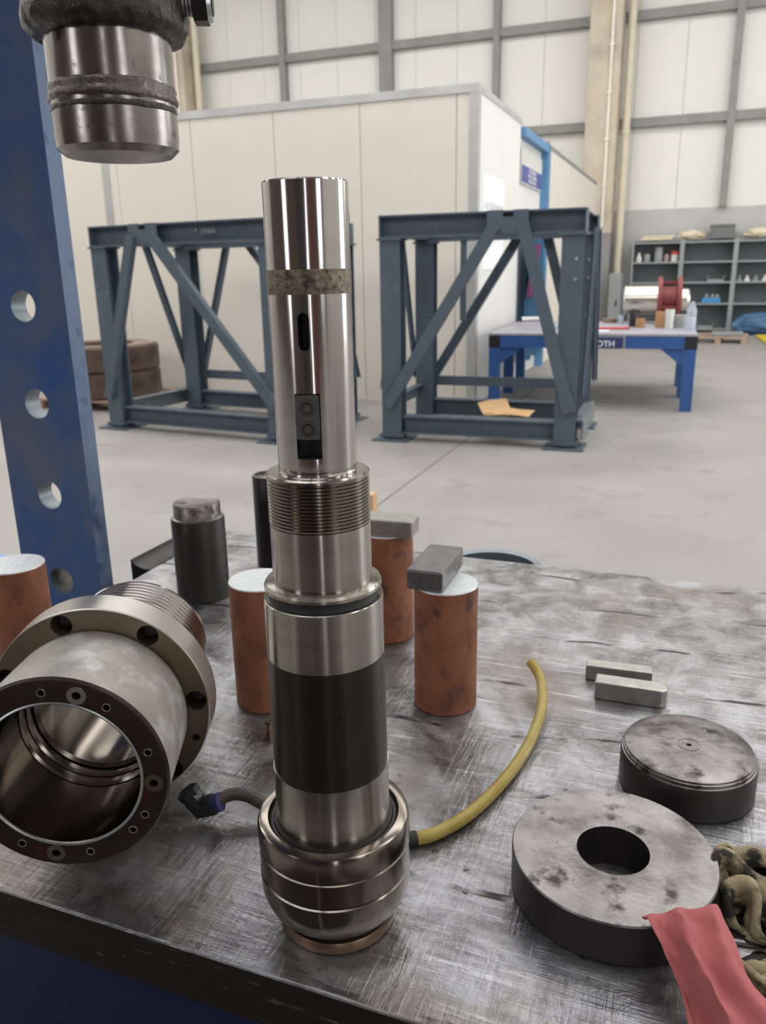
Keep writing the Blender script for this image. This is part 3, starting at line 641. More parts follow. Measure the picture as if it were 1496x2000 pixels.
# floor things near the shelving
pt = thing('pallet', 'low wooden pallet on floor in front of the shelving', 'pallet', (.45, 17.0, 0), R(-4))
for i in range(5): MB().box(-.5, .5, -.5 + i * .22, -.4 + i * .22, .1, .125).build('slat', 'pal', pt)
for x in (-.45, 0, .45): MB().box(x - .05, x + .05, -.5, .48, 0, .1).build('runner', 'pal', pt)
tag(MB().box(-.2, .36, -.3, .2, 0, .06).build('grey_board', 'plast', bevel=.01), 'grey board lying on the pallet by the shelving', 'board').location = (.5, 17.0, .126)
tp = crump('blue_tarpaulin', 'tarp', .7, .26, .26, 5, .25, 2.0, 4); tp.location = (1.4, 18.85, 0); tag(tp, 'heap of blue tarpaulin under the right-hand shelves', 'tarpaulin')
yg = thing('yellow_grating', 'yellow barred floor ramp at the right picture edge', 'ramp', (1.16, 16.2, 0))
for i in range(5): MB().box((4 - i) * .02, 1.5, i * .42, i * .42 + .2, .02, .06).build('bar', 'yel', yg)
for x in (.3, 1.3): MB().box(x, x + .06, 0, 1.9, 0, .02).build('runner', 'girt', yg)
cb2 = tag(MB().box(-.16, .1, -.5, 0, 0, 1.28).box(-.15, .09, -.52, -.5, .02, 1.26).build('grey_cabinet', 'shelf', bevel=.01), 'narrow grey cabinet left of the shelving', 'cabinet'); cb2.location = (-1.66, 19.05, 0)
MB().box(.0, .03, -.545, -.52, .6, .72).build('handle', 'dark', cb2)
wblk = MB().box(-.05, .05, -.04, .04, 0, .13).build('wood_block', 'wood', bevel=.004); wblk.location = onz(718, 1003, 0); tag(wblk, 'small wood block on the floor behind the threaded collar', 'block')

# ================================================================== WORKBENCH
BX0, BX1, BY0, BY1 = -.955, 1.25, .451, 1.474
wbn = thing('workbench', 'heavy workbench with scratched thick steel plate top', 'workbench', (0, 0, 0))
b = MB(); b.plate([(BX0 + .006, BY0), (BX1, BY0), (BX1, BY1), (BX0, BY1)], T - .056, T)
o = b.build('plate', ['bench', 'benchside'], wbn, bevel=.0022)
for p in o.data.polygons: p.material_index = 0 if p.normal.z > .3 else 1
MB().box(BX0 + .02, BX1 - .02, BY0 + .012, BY0 + .05, .42, T - .056).build('apron', 'bluedk', wbn)
MB().box(BX0 + .02, BX1 - .02, BY1 - .05, BY1 - .012, .42, T - .056).build('apron', 'bluedk', wbn)
for x in (BX0 + .02, BX1 - .06): MB().box(x, x + .04, BY0 + .05, BY1 - .05, .42, T - .056).build('apron', 'bluedk', wbn)
for x in (BX0 + .02, BX1 - .12):
    for y in (BY0 + .012, BY1 - .112): MB().box(x, x + .1, y, y + .1, 0, .42).build('leg', 'bluedk', wbn)

# ================================================================== PRESS: column, base beams, head, ram
pr = thing('hydraulic_press', 'blue hydraulic press with drilled column and greasy steel ram', 'press', (-1.07, 1.10, 0))
def holed_plate(x0, x1, z0, z1, y0, y1, holes, r, n=32):
    """plate in the xz plane with round through holes (list of (x,z))"""
    b = MB(); zs = sorted(holes, key=lambda h: h[1]); cuts = [z0]
    for a_, c_ in zip(zs[:-1], zs[1:]): cuts.append((a_[1] + c_[1]) / 2)
    cuts.append(z1); fr, bk = [], []
    for (hx, hz), za, zb in zip(zs, cuts[:-1], cuts[1:]):
        ang = [2 * math.pi * i / n + math.pi / n for i in range(n)]
        pts = []
        for a_ in ang:
            dx, dz = math.cos(a_), math.sin(a_); tx = ((x1 if dx > 0 else x0) - hx) / dx; tz_ = ((zb if dz > 0 else za) - hz) / dz; t_ = min(tx, tz_); pts.append((hx + dx * t_, hz + dz * t_))
        corners = [(x1, zb), (x0, zb), (x0, za), (x1, za)]
        for y in (y0, y1):
            outer = [b._v((p[0], y, p[1])) for p in pts]; inner = [b._v((hx + r * math.cos(a_), y, hz + r * math.sin(a_))) for a_ in ang]
            (fr if y == y0 else bk).append(inner)
            for i in range(n):
                j = (i + 1) % n; f = [outer[i], outer[j], inner[j], inner[i]]; pa, pb = pts[i], pts[j]
                if abs(pa[0] - pb[0]) > 1e-6 and abs(pa[1] - pb[1]) > 1e-6:
                    c = min(corners, key=lambda q: (q[0] - (pa[0] + pb[0]) / 2) ** 2 + (q[1] - (pa[1] + pb[1]) / 2) ** 2)
                    f = [outer[i], b._v((c[0], y, c[1])), outer[j], inner[j], inner[i]]
                b.bm.faces.new(f)
    side = MB(); walls = []
    for f_, k_ in zip(fr, bk):
        for i in range(n): j = (i + 1) % n; walls.append(b.bm.faces.new((f_[i], f_[j], k_[j], k_[i])))
    v = [b._v(p) for p in ((x0, y0, z0), (x1, y0, z0), (x1, y0, z1), (x0, y0, z1), (x0, y1, z0), (x1, y1, z0), (x1, y1, z1), (x0, y1, z1))]
    edges = [b.bm.faces.new([v[i] for i in f]) for f in ((0, 1, 5, 4), (1, 2, 6, 5), (2, 3, 7, 6), (3, 0, 4, 7))]
    for f in walls: f.material_index = 1
    for f in edges: f.material_index = 2
    side.bm.free(); return b
hz = [(.0, .190 + .1663 * i) for i in range(0, 8)]
b = holed_plate(-.09, .09, 0, 2.8, 0, .034, hz, .0262)
bmesh.ops.remove_doubles(b.bm, verts=b.bm.verts, dist=1e-5)
b.build('column', ['blue', 'galv', 'edge'], pr, 35)
MB().cyl((0, -.0, .8555), (0, .05, .8555), .0255, n=24).build('bed_pin', 'keysteel', pr, 40).location = (0.004, .014, -.006)
# far column of the frame is out of view; base beams and head tie it together
MB().box(-.60, -.14, .075, .20, .64, .80).build('base_beam', 'bluelt', pr)
MB().box(-.02, .113, .040, .30, .60, .765).build('base_beam', 'bluedk', pr)
MB().box(-.18, .14, -.10, .32, 0, .03).build('base_foot', 'bluedk', pr)
MB().box(-.5, .95, -.62, .70, 2.26, 2.66).build('head_beam', 'blue', pr, bevel=.01)  # press head out of view, made deep to darken the bench's reflection
RX, RY = -.573 + 1.07, .75 - 1.10
ramz = 1.518
def ringnoise(prof, n, amp, seed, fr=5):
    b = MB(); b.lathe(prof, n)
    for v in b.bm.verts:
        if abs(v.co.x) + abs(v.co.y) > 1e-5:
            d = V((v.co.x, v.co.y, 0)).normalized(); k_ = noise.noise(V((d.x * fr, d.y * fr, v.co.z * 60 + seed))); v.co += d * amp * k_; v.co.z += amp * .8 * noise.noise(V((d.x * fr * .8, d.y * fr * .8, seed + 9)))
    return b
rm = MB().lathe([(0, 0), (.0535, 0), (.0605, .0065), (.0615, .016), (.0615, .044), (.0615, .046), (.0615, .12), (.0615, .30), (0, .30)], 64).build('ram', 'ram', pr, 35); rm.location = (RX, RY, ramz)
ringnoise([(.0605, .047), (.0632, .049), (.0640, .0525), (.0626, .0555), (.0620, .058), (.0630, .061), (.0622, .064), (.0605, .066)], 120, .0013, 2, 6).build('weld_bead', 'beadm', rm, 60)
ringnoise([(.0608, .0385), (.0621, .040), (.0619, .044), (.0608, .046)], 96, .0008, 7).build('groove_lip', 'grease', rm, 60)
cl = ringnoise([(.0610, .106), (.068, .1065), (.0745, .110), (.0785, .116), (.0798, .126), (.0775, .134), (.0772, .145), (.0795, .16), (.0795, .30), (.05, .30)], 96, .0026, 5, 7).build('collar', 'grease', rm, 60)
# clamp bolt with hex nut on the collar's right side
dirb = V((.90, .43, 0)).normalized(); bz = .140
bolt = MB(); p0 = dirb * .066 + V((0, 0, bz)); bolt.cyl(p0, p0 + dirb * .04, .0105, n=20)
bl = bolt.build('clamp_bolt', 'dark', rm, 40)
for i in range(5): q0 = p0 + dirb * (.004 + i * .0034); MB().cyl(q0, q0 + dirb * .0018, .0116, n=20).build('thread_ridge', 'keysteel', bl, 40)
q0 = p0 + dirb * .021; MB().cyl(q0, q0 + dirb * .014, .0195, n=6).build('hex_nut', 'dark', bl)
MB().cyl(q0 + dirb * .014, q0 + dirb * .018, .0165, .015, n=24).build('nut_face', 'boltm', bl, 40)
MB().lathe([(0, 1.80), (.10, 1.80), (.11, 1.82), (.11, 2.26), (0, 2.26)], 40).build('cylinder_body', 'blue', pr, 35).location = (RX, RY, 0)
# curved saddle on the base beam beyond the bench edge
sd = MB(); n_ = 12
arc = [(.034 * math.cos(a_), .082 - .034 * math.sin(a_) * .5) for a_ in [math.pi - math.pi * i / n_ for i in range(n_ + 1)]]
sd.prism([(-.037, 0), (.037, 0), (.037, .082)] + [(x, z) for x, z in arc[::-1]] + [(-.037, .082)], 0, .17)
so = sd.build('saddle_block', 'dark', None, bevel=.0015); so.location = (-.998, 1.255, .7655); so.rotation_euler.z = R(0)
tag(so, 'dark steel saddle block with hollowed top beside bench edge', 'block')

# ================================================================== SPINDLE SHAFT
SX, SY_ = -.255, .534
sp = thing('spindle_shaft', 'tall stepped steel spindle with bearings, black band and threaded collar', 'spindle', (SX, SY_, T + .0003))
tilt = -.0062
sp.rotation_euler = (0, tilt * math.cos(YAW), 0); sp.rotation_euler.x = -tilt * math.sin(YAW) * -1
def part(prof, m, name, n=72, sm=30, close=False): return MB().lathe(prof, n, close).build(name, m, sp, sm)
part([(.03, 0), (.0475, 0), (.0508, .002), (.0512, .008), (.0495, .0115), (.047, .012), (.03, .012)], 'bronze', 'lock_ring', close=True)
part([(.03, .0122), (.046, .0122), (.0462, .0205), (.03, .0205)], 'dark', 'spacer', close=True)
part([(.04, .0208), (.0545, .0208), (.0605, .028), (.0643, .038), (.0653, .045), (.0653, .0580), (.0640, .0590), (.04, .0590)], 'bearing', 'bearing_ring', close=True)
part([(.04, .0600), (.0636, .0600), (.0650, .0608), (.0650, .0822), (.0638, .0832), (.04, .0832)], 'bearing', 'bearing_ring', close=True)
part([(.055, .0842), (.0640, .0842), (.0653, .0850), (.0652, .103), (.0638, .1062), (.062, .107), (.0562, .107), (.0555, .1062)], 'bearing', 'bearing_ring', close=True)
part([(.0488, .090), (.0552, .090), (.0552, .1045), (.0545, .105), (.0535, .1035), (.0515, .1035), (.0505, .105), (.0488, .105)], 'dark', 'bearing_shield', close=True)
part([(0.0, .022), (.0487, .022), (.0487, .118), (.0482, .1195), (.0482, .1568), (0, .1568)], 'turned', 'journal')
part([(.02, .157), (.0475, .157), (.0472, .2588), (.02, .2588)], 'coating', 'black_band', close=True)
part([(0, .259), (.0472, .259), (.0472, .3066), (.0466, .3072), (.040, .3072), (0, .3072)], 'turned', 'shoulder')
part([(.02, .3073), (.0430, .3073), (.0424, .3085), (.0424, .3140), (.0430, .3150), (.02, .3150)], 'black', 'groove', close=True)  # recess darkness of the groove put into a black colour
part([(.02, .3151), (.0456, .3151), (.0461, .3158), (.0461, .3180), (.0448, .3202), (.044, .3205), (.02, .3205)], 'turned', 'shoulder_rim', close=True)
part([(0, .3206), (.0388, .3206), (.0386, .3672), (0, .3672)], 'turned', 'upper_journal')
prof = [(0, .3673), (.0380, .3673), (.0388, .3682)]
for i in range(13): z = .3690 + i * .00268; prof += [(.0389, z), (.0389, z + .0006), (.0371, z + .0014), (.0371, z + .0018)]
prof += [(.0389, .4042), (.0389, .4062), (.0378, .4076), (.0305, .4078), (0, .4078)]
part(prof, 'thread', 'threaded_collar', 72, 25)
ka = R(-75)      # the keyway faces the viewer, a little to the left
rod = MB().lathe([(0, .4079), (.0298, .4079), (.0292, .4095), (.0296, .411), (.0298, .60), (.0299, .6085), (.0293, .6095), (0, .6095)], 96).build('rod', 'ground', None, 30)
Mk = Matrix.Rotation(ka + math.pi / 2, 4, 'Z')     # local -y points out of the key face
def kbox(x0, x1, y0, y1, z0, z1, rad=0):
    b = MB(); b.M = Mk; b.box(x0, x1, y0, y1, z0, z1)
    if rad:
        b.bm.normal_update()
        ed = [e for e in b.bm.edges if abs((e.verts[0].co - e.verts[1].co).normalized().z) < .1 and abs(((Mk.inverted() @ e.verts[0].co) - (Mk.inverted() @ e.verts[1].co)).normalized().y) > .9]
        bmesh.ops.bevel(b.bm, geom=ed, offset=rad, segments=6, profile=.5, affect='EDGES')
    return b
SZ = -T
slot = kbox(-.0041, .0041, -.06, -.012, 1.348 + SZ, 1.3735 + SZ, .00405)
pock = kbox(-.0090, .0090, -.06, -.017, 1.2715 + SZ, 1.3185 + SZ, .0012)
cut(rod, [slot, pock]); rod.parent = sp
for p in rod.data.polygons: p.use_smooth = True
rod.data.set_sharp_from_angle(angle=R(25))
rod.data.materials.append(MT['black'])
for p in rod.data.polygons:
    c = Mk.inverted() @ p.center
    if math.hypot(c.x, c.y) < .0275 and p.area < .01 and 1.26 + SZ < c.z < 1.38 + SZ and c.y < 0: p.material_index = 1  # shade inside slot and pocket painted on as black faces
ky = kbox(-.0084, .0084, -.0302, -.0172, 1.286 + SZ, 1.3178 + SZ, .0018).build('key', 'key2', sp)
for z in (1.3085, 1.2935):
    b = MB(); b.M = Mk @ Matrix.Translation((0, -.0302, z + SZ)) @ Matrix.Rotation(R(90), 4, 'X')
    b.lathe([(0, -.0008), (.0026, -.0008), (.0026, .0002), (.0044, .0006), (.0048, .0003), (.0050, -.0002), (.0062, .0001), (.0064, -.0004)], 24); b.build('socket_screw', 'dark', ky, 30)
    b = MB(); b.M = Mk @ Matrix.Translation((0, -.0302, z + SZ)) @ Matrix.Rotation(R(90), 4, 'X')
    b.lathe([(0, -.0004), (.0027, -.0004), (.0027, -.0001), (0, -.0001)], 6); b.build('hex_socket', 'black', ky)
# grimy oil band on the rod
part([(.02990, 1.3855 + SZ), (.02998, 1.386 + SZ), (.02998, 1.4015 + SZ), (.02990, 1.402 + SZ)], 'oilband', 'oil_band')

# ================================================================== FLANGED HOUSING (lying on its side)
fx, fy, fa, RF, HL, HR, RL, RR = -.55, .595, R(-68.25), .114, .117, .100, .161, .082
ho = thing('flanged_housing', 'large hollow steel housing with bolt flange lying on its side', 'housing', (fx, fy, T + .0003))
axv = V((math.cos(fa), math.sin(fa), 0)); e1 = V((-axv.y, axv.x, 0)); e2 = V((0, 0, 1))
MH = Matrix((e1, e2, axv)).transposed().to_4x4(); MH.translation = V((0, 0, RF))
def hp(prof, m, name, n=96, sm=30, close=True, par=ho):
    b = MB(); b.M = MH; b.lathe(prof, n, close); return b.build(name, m, par, sm)
def hcyl(rad, ang, z0, z1, r, n=24):
    b = MB(); b.M = MH @ Matrix.Translation((rad * math.cos(ang), rad * math.sin(ang), 0)); b.cyl((0, 0, z0), (0, 0, z1), r, n=n); return b
fl = hp([(.0845, -.0375), (RF - .001, -.0375), (RF, -.0365), (RF, -.0012), (RF - .0012, 0), (.0845, 0)], ['flange', 'rim'], 'flange', par=None)
cs = [hcyl(.1005, R(4 + 51.43 * i), -.026, .02, .0112) for i in range(7)] + [hcyl(.1035, R(-21 + 51.43 * i), -.02, .02, .0042, 16) for i in (0,)]
cut(fl, cs); fl.parent = ho
MHi = MH.inverted(); nrmM = MHi.to_3x3()
for p in fl.data.polygons:
    c = MHi @ p.center; p.material_index = 1 if math.hypot(c.x, c.y) > RF - .0015 else 0
    p.use_smooth = True
fl.data.set_sharp_from_angle(angle=R(30))
for i in range(7):
    hcyl(.1005, R(4 + 51.43 * i), -.0262, -.0135, .0066, 12).build('bolt_stub', 'dark', ho, 40)
hu = hp([(.0742, .002), (.0885, .001), (.0905, .003), (.0925, .012), (HR - .003, HL - .012), (HR - .001, HL - .003), (HR - .003, HL), (.0975 - .003, HL + .0005), (.0742, HL + .0005)], ['hub', 'greasy'], 'hub', par=None)
sm_h = [94, 54, 15, -31, -122, -78, -45, 135, 170, -150]
cs = [hcyl(.0848, R(a_), HL - .012, HL + .02, .0030, 14) for a_ in sm_h] + [hcyl(.0848, R(a_), HL - .012, HL + .02, .0036, 14) for a_ in (73, -7, -100)]
cut(hu, cs); hu.parent = ho
for p in hu.data.polygons:
    c = MHi @ p.center; p.material_index = 1 if (c.z > HL - .004 and math.hypot(c.x, c.y) < HR - .0008) or math.hypot(c.x, c.y) < .09 and c.z > HL - .02 else 0
    p.use_smooth = True
hu.data.set_sharp_from_angle(angle=R(30))
for a_ in (73, -7, -100):
    b = MB(); b.M = MH @ Matrix.Translation((.0848 * math.cos(R(a_)), .0848 * math.sin(R(a_)), HL + .0005)); b.lathe([(.0040, 0), (.0088, 0), (.0086, .0006), (.0042, .0006)], 24, True); b.build('spot_face', 'rim' if a_ == 73 else 'flange', ho, 30)
for a_ in sm_h:
    b = MB(); b.M = MH @ Matrix.Translation((.0848 * math.cos(R(a_)), .0848 * math.sin(R(a_)), HL + .0005)); b.lathe([(.0031, -.001), (.0042, 0), (.0040, .0004), (.0031, .0002)], 16, True); b.build('hole_rim', 'rim', ho, 30)
hp([(.0741, HL + .0007), (.0728, HL - .001), (.0728, .030), (.0700, .028), (.0700, .018), (.0672, .016), (.0672, .006), (.0628, .004), (.0628, -.150), (.066, -.150), (.0741, -.03)], 'bore', 'bore_sleeve', 96, 30)
hp([(.0729, HL + .0006), (.0742, HL + .0012), (.0756, HL + .0006)], 'boltm', 'bore_edge', 96, 30)
pr_ = [(.0662, -.0376), (.079, -.0376), (.0815, -.042)]
for i in range(13): z = -.045 - i * .0085; pr_ += [(RR, z), (RR, z - .0052), (RR - .0025, z - .0062), (RR - .0025, z - .0078)]
pr_ += [(RR, -.156), (RR - .003, -.161), (.0662, -.161)]
hp(pr_, 'ground', 'ribbed_sleeve', 96, 25)

# ------------------------------------------------------------------ elbow fitting with brown hose
hs = thing('hose_fitting', 'brown hose with black elbow and blue collar between housing and spindle', 'hose', (0, 0, 0))
zt = T + .022
pA = onz(372, 1552, zt + .010); pB = onz(393, 1578, zt - .006); pC = onz(418, 1570, zt)
b = MB(); b.tube([pA, pA * .5 + pB * .5, pB, pB * .4 + pC * .6, pC], .0112, 16); b.build('elbow', 'black', hs, 50)
b = MB(); d_ = (pB - pA).normalized(); b.cyl(pA - d_ * .006, pA + d_ * .001, .0120, n=6); b.build('hex_nut', 'black', hs)
b = MB(); mid_ = pA * .35 + pB * .65; b.cyl(mid_, mid_ + V((.004, -.004, .015)), .0055, n=6); b.build('plug', 'nut', hs)
d_ = (pC - pB).normalized(); b = MB(); b.cyl(pC - d_ * .004, pC + d_ * .008, .0098, n=20); b.build('collar', 'bluecl', hs, 40)
hpts = [pC] + [onz(x, y, z) for x, y, z in ((436, 1558, zt + .002), (458, 1551, zt + .003), (482, 1554, zt + .001), (505, 1565, zt - .003), (535, 1580, zt - .009), (575, 1590, zt - .014))]
def smoothpts(P, n=8):
    out = []
    for i in range(len(P) - 1):
        p0, p1, p2, p3 = P[max(i-1, 0)], P[i], P[i+1], P[min(i+2, len(P)-1)]
        for k_ in range(n):
            t_ = k_ / n; out.append(.5 * ((2 * p1) + (p2 - p0) * t_ + (2 * p0 - 5 * p1 + 4 * p2 - p3) * t_ * t_ + (3 * p1 - p0 - 3 * p2 + p3) * t_ ** 3))
    return out + [P[-1]]
MB().tube(smoothpts(hpts), .0066, 14).build('tube', 'hose', hs, 60)
# ------------------------------------------------------------------ yellow tube
yt = thing('yellow_tube', 'translucent yellow plastic tube curving across the bench', 'tube')
yp = [onz(x, y, z) for x, y, z in ((806, 1638, T + .0075), (845, 1630, T + .0075), (905, 1598, T + .0075), (962, 1548, T + .0075), (1012, 1487, T + .009), (1044, 1428, T + .013), (1059, 1375, T + .019), (1055, 1325, T + .027), (1037, 1294, T + .035))]
MB().tube(smoothpts(yp), .0066, 16, .0042).build('tube', 'yellow', yt, 60)
d_ = (yp[1] - yp[0]).normalized(); MB().cyl(yp[0] - d_ * .012, yp[0] + d_ * .004, .0074, n=18).build('end_sleeve', 'black', yt, 40)

# ================================================================== round bars
def rust_bar(x, y, h, label, r=.041):
    t = thing('rusty_bar', label, 'bar', (x, y, T + .0003), random.random() * 6, 'rusty round bar stubs')
    MB().lathe([(0, 0), (r - .001, 0), (r, .001), (r, h - .0015)], 56).build('bar_side', 'rust', t, 40)
    MB().lathe([(r, h - .0015), (r - .0006, h), (0, h)], 56).build('sawn_end', 'sawn', t, 40)
    return t
rust_bar(-.857, .797, .170, 'rusty round bar standing in front of the blue press column')
rust_bar(-.497, .848, .172, 'rusty round bar between the housing and the spindle')
rust_bar(-.269, .920, .1688, 'rusty round bar carrying a slanted key block, front one of two')
rust_bar(-.415, 1.093, .172, 'rusty round bar with key block on top, behind the spindle')
def keyblock(c, length, wd, hgt, ang, m, label, rnd=.0, bev=.0022):
    t = MB()
    L2 = length / 2
    poly = [(-L2, -wd / 2), (L2 - rnd, -wd / 2)]
    if rnd: poly += [(L2 - rnd + rnd * math.sin(a_), -wd / 2 + rnd - rnd * math.cos(a_)) for a_ in [math.pi / 2 * i / 5 for i in range(1, 5)]] + [(L2, -wd / 2 + rnd), (L2, wd / 2 - rnd)] + [(L2 - rnd + rnd * math.cos(a_), wd / 2 - rnd + rnd * math.sin(a_)) for a_ in [math.pi / 2 * i / 5 for i in range(1, 5)]] + [(L2 - rnd, wd / 2)]
    else: poly += [(L2, -wd / 2), (L2, wd / 2)]
    poly += [(-L2, wd / 2)]
    t.plate(poly, 0, hgt); o = t.build('key_block', m, bevel=bev); o.location = c; o.rotation_euler.z = ang
    return tag(o, label, 'block', 'steel key blocks')
keyblock((-.287, .935, T + .1695), .104, .047, .026, R(91), 'key2', 'dark steel key block lying across the front rusty bar', .004)
keyblock((-.415, 1.078, T + .1728), .104, .044, .026, R(3), 'keysteel', 'grey steel key block on the rusty bar behind the spindle', .004)
keyblock((-.058, 1.052, T + .0003), .088, .022, .022, R(2), 'keysteel', 'rear of two loose grey key blocks lying side by side', .0)
keyblock((-.038, 1.003, T + .0003), .092, .026, .025, R(1), 'keysteel', 'front of two loose grey key blocks, with rounded end', .011)

dk = thing('stepped_cylinder', 'short black steel cylinder with narrower stepped top on bench corner', 'cylinder', (-.783, 1.137, T + .0003))
MB().lathe([(0, 0), (.0448, 0), (.046, .0015), (.046, .1445), (.0448, .1475)], 56).build('body', 'dark', dk, 35)
MB().lathe([(.0448, .1475), (.0405, .149), (.0402, .151), (.0402, .171), (.0385, .1735), (.036, .1728), (0, .1724)], 56).build('stepped_top', 'scuffed', dk, 35)
tl = thing('black_pipe', 'black steel pipe standing behind the spindle at the bench edge', 'pipe', (-.738, 1.323, T + .0003))
MB().lathe([(.0, 0), (.035, 0), (.035, .180), (.0345, .181)], 48).build('body', 'dark', tl, 35)
MB().lathe([(.0345, .181), (.030, .181), (.0295, .176), (0, .176)], 48).build('top_face', 'scuffed', tl, 35)

# ================================================================== ring and disc
rgx, rgy = -.029, .645
rg = thing('steel_ring', 'thick flat steel ring with a round hole, rag on its edge', 'ring', (rgx, rgy, T + .0003))
MB().lathe([(.0322, .0415), (.0316, 0), (.0885, 0), (.0905, .002), (.0908, .040)], 96).build('ring_side', 'dark', rg, 35)
MB().lathe([(.0908, .040), (.0898, .0415), (.0335, .0418), (.0322, .0415)], 96).build('ring_face', 'scuffed', rg, 35)
dc = thing('steel_disc', 'thick round steel disc with stepped top and centre hole', 'disc', (.033, .835, T + .0003))
MB().lathe([(0, 0), (.0695, 0), (.071, .0015), (.071, .0385), (.0702, .0398)], 96).build('disc_side', 'dark', dc, 35)
tp_ = MB().lathe([(.0702, .0398), (.0688, .0402), (.0684, .0435), (.0672, .0440), (.0668, .0462), (.0652, .0468), (.0575, .0482), (.0122, .0482), (.0120, .0476), (.0112, .0476), (.0110, .0482), (.0028, .0482), (.0024, .043), (0, .043)], 96).build('disc_face', 'scuffed', dc, 30)
MB().lathe([(0, .0432), (.0024, .0432), (.0024, .0440), (0, .0440)], 16).build('centre_hole', 'black', dc)

# ================================================================== rags
rows = []
for (xl, yl, zl), (xm, ym, zm), (xr, yr, zr) in (
    ((1253, 1790, .8965), (1318, 1776, .899), (1400, 1768, .8965)),
    ((1262, 1800, .899), (1335, 1800, .905), (1425, 1812, .902)),
    ((1288, 1850, .894), (1365, 1862, .907), (1450, 1862, .900)),
    ((1312, 1905, .884), (1395, 1925, .903), (1475, 1915, .893)),
    ((1336, 1975, .872), (1430, 1985, .893), (1520, 1965, .880)),
    ((1362, 2060, .862), (1470, 2060, .878), (1580, 2020, .866)),
    ((1390, 2150, .8545), (1510, 2130, .866), (1640, 2080, .856))):
    rows.append([onz(xl, yl, zl), onz(xm, ym, zm), onz(xr, yr, zr)])
rc_ = sheet(rows, 60, 40, .0018, 'red_cloth', 'redcloth', lambda u, v: V((.003 * noise.noise((u * 6, v * 6, 3)), 0, (.0062 * math.sin(v * 15 + u * 2.4 + 1.1 * math.sin(u * 4)) + .0025 * noise.noise((u * 7, v * 9, 1))) * min(1, u * 5 + .25))))
tag(rc_, 'faded red cloth draped over the edge of the steel ring', 'cloth')
rp1 = onz(1462, 1800, T)
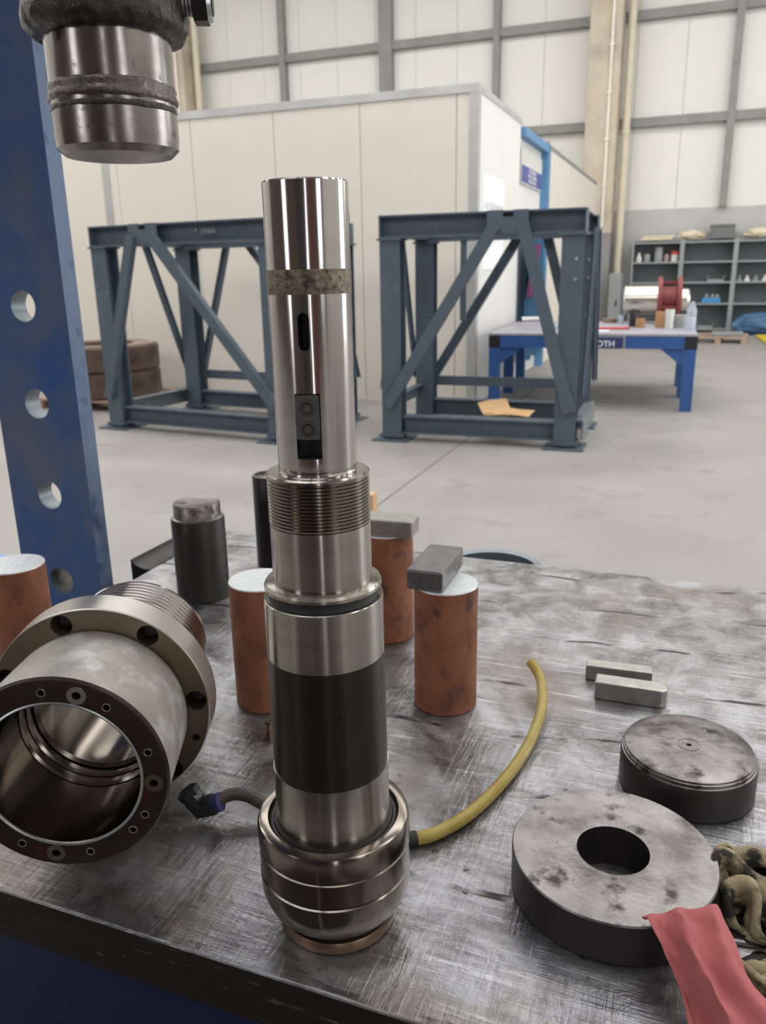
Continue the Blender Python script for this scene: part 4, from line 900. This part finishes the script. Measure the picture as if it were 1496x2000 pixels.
def rag(name, px, py, z, rx, ry, rz, seed, label, size=.2, n=34):
    """a square of cloth bunched up inside a low dome: distance constraints buckle it into folds"""
    rng = np.random.default_rng(seed); u, v = np.meshgrid(np.linspace(-.5, .5, n), np.linspace(-.5, .5, n), indexing='ij')
    p = np.stack([u * rx * 2.1, v * ry * 2.1, np.full_like(u, rz * .5)], -1)
    low = rng.normal(size=(7, 7, 3)); xi = np.linspace(0, 6, n); a = np.minimum(xi.astype(int), 5); f = xi - a
    g = low[a][:, a] * (1 - f)[:, None, None] * (1 - f)[None, :, None] + low[a + 1][:, a] * f[:, None, None] * (1 - f)[None, :, None] + low[a][:, a + 1] * (1 - f)[:, None, None] * f[None, :, None] + low[a + 1][:, a + 1] * f[:, None, None] * f[None, :, None]
    p += g * np.array([rx * .25, ry * .25, rz * .6]); d0 = size / (n - 1); cons = []
    for di, dj, k in ((1, 0, 1), (0, 1, 1), (1, 1, .6), (1, -1, .6), (2, 0, .45), (0, 2, .45), (3, 0, .25), (0, 3, .25)):
        sa = (slice(0, n - di), slice(max(0, -dj), n - max(0, dj))); sb = (slice(di, n), slice(max(0, dj), n + min(0, dj)))
        cons.append((sa, sb, d0 * math.hypot(di, dj), k))
    for it in range(420):
        acc = np.zeros_like(p); cnt = np.zeros(p.shape[:2] + (1,))
        for sa, sb, L0, k in cons:
            dv = p[sb] - p[sa]; L = np.linalg.norm(dv, axis=-1, keepdims=True) + 1e-9; c = dv * (.5 * k * (L - L0) / L)
            acc[sa] += c; acc[sb] -= c; cnt[sa] += k; cnt[sb] += k
        p += acc / np.maximum(cnt, 1e-6) * 1.4; p[..., 2] -= .00008
        e = np.sqrt((p[..., 0] / rx) ** 2 + (p[..., 1] / ry) ** 2 + (np.maximum(p[..., 2], 0) / rz) ** 2); m_ = e > 1
        p[m_] /= e[m_][:, None]; p[..., 2] = np.maximum(p[..., 2], .0)
    p[..., 2] -= p[..., 2].min()
    bm = bmesh.new(); vs = [[bm.verts.new(p[i_, j_]) for j_ in range(n)] for i_ in range(n)]
    for i_ in range(n - 1):
        for j_ in range(n - 1): bm.faces.new((vs[i_][j_], vs[i_+1][j_], vs[i_+1][j_+1], vs[i_][j_+1]))
    bmesh.ops.subdivide_edges(bm, edges=bm.edges, cuts=1, use_grid_fill=True)
    for _ in range(3): bmesh.ops.smooth_vert(bm, verts=bm.verts, factor=.5, use_axis_x=True, use_axis_y=True, use_axis_z=True)
    bm.normal_update(); top = list(bm.faces); nv = {v_: bm.verts.new(v_.co - v_.normal * .0013) for v_ in list(bm.verts)}
    rim_ = [e_ for e_ in bm.edges if len(e_.link_faces) == 1]
    for f_ in top: bm.faces.new([nv[v_] for v_ in reversed(f_.verts)])
    for e_ in rim_: a_, b_ = e_.verts; bm.faces.new((a_, b_, nv[b_], nv[a_]))
    zm = min(v_.co.z for v_ in bm.verts)
    for v_ in bm.verts: v_.co.z -= zm
    me = bpy.data.meshes.new(name); bm.to_mesh(me); bm.free(); o = obj(name, me, 'rag', smooth=80)
    q = onz(px, py, z); o.location = (q.x, q.y, z); return tag(o, label, 'rag', 'oily rags')
rag('oily_rag', 1484, 1772, T + .0003, .056, .048, .082, 3, 'crumpled cream rag with black oil stains beside the steel ring', .25, 36)
rag('oily_rag', 1556, 1946, T + .0003, .050, .036, .066, 8, 'smaller oily rag on the red cloth at picture edge', .21)
# ------------------------------------------------------------------ small bits
dr = thing('metal_drum', 'round metal bin standing on the floor behind the bench', 'bin', (-.365, 1.605, 0))
MB().lathe([(0, 0), (.10, 0), (.10, .77), (.106, .785), (.104, .79), (.094, .785), (.094, .02), (0, .02)], 48).build('shell', 'galv', dr, 35)
MB().lathe([(0, .60), (.0935, .60), (.0935, .605), (0, .605)], 32).build('dark_disc', 'black', dr)  # black disc partway down makes the bin's inside dark
cp = onz(527, 1443, T); ch = thing('brass_fitting', 'small brass pipe fitting beside the spindle on bench', 'fitting', (cp.x, cp.y, T + .0003))
MB().cyl((0, 0, 0), (0, 0, .010), .0055, n=6).build('hex_base', 'bronze', ch)
MB().cyl((0, 0, .010), (0, 0, .024), .0034, n=14).build('stem', 'bronze', ch, 40)
MB().cyl((-.004, 0, .022), (.004, 0, .022), .003, n=12).build('tip', 'bronze', ch, 40)
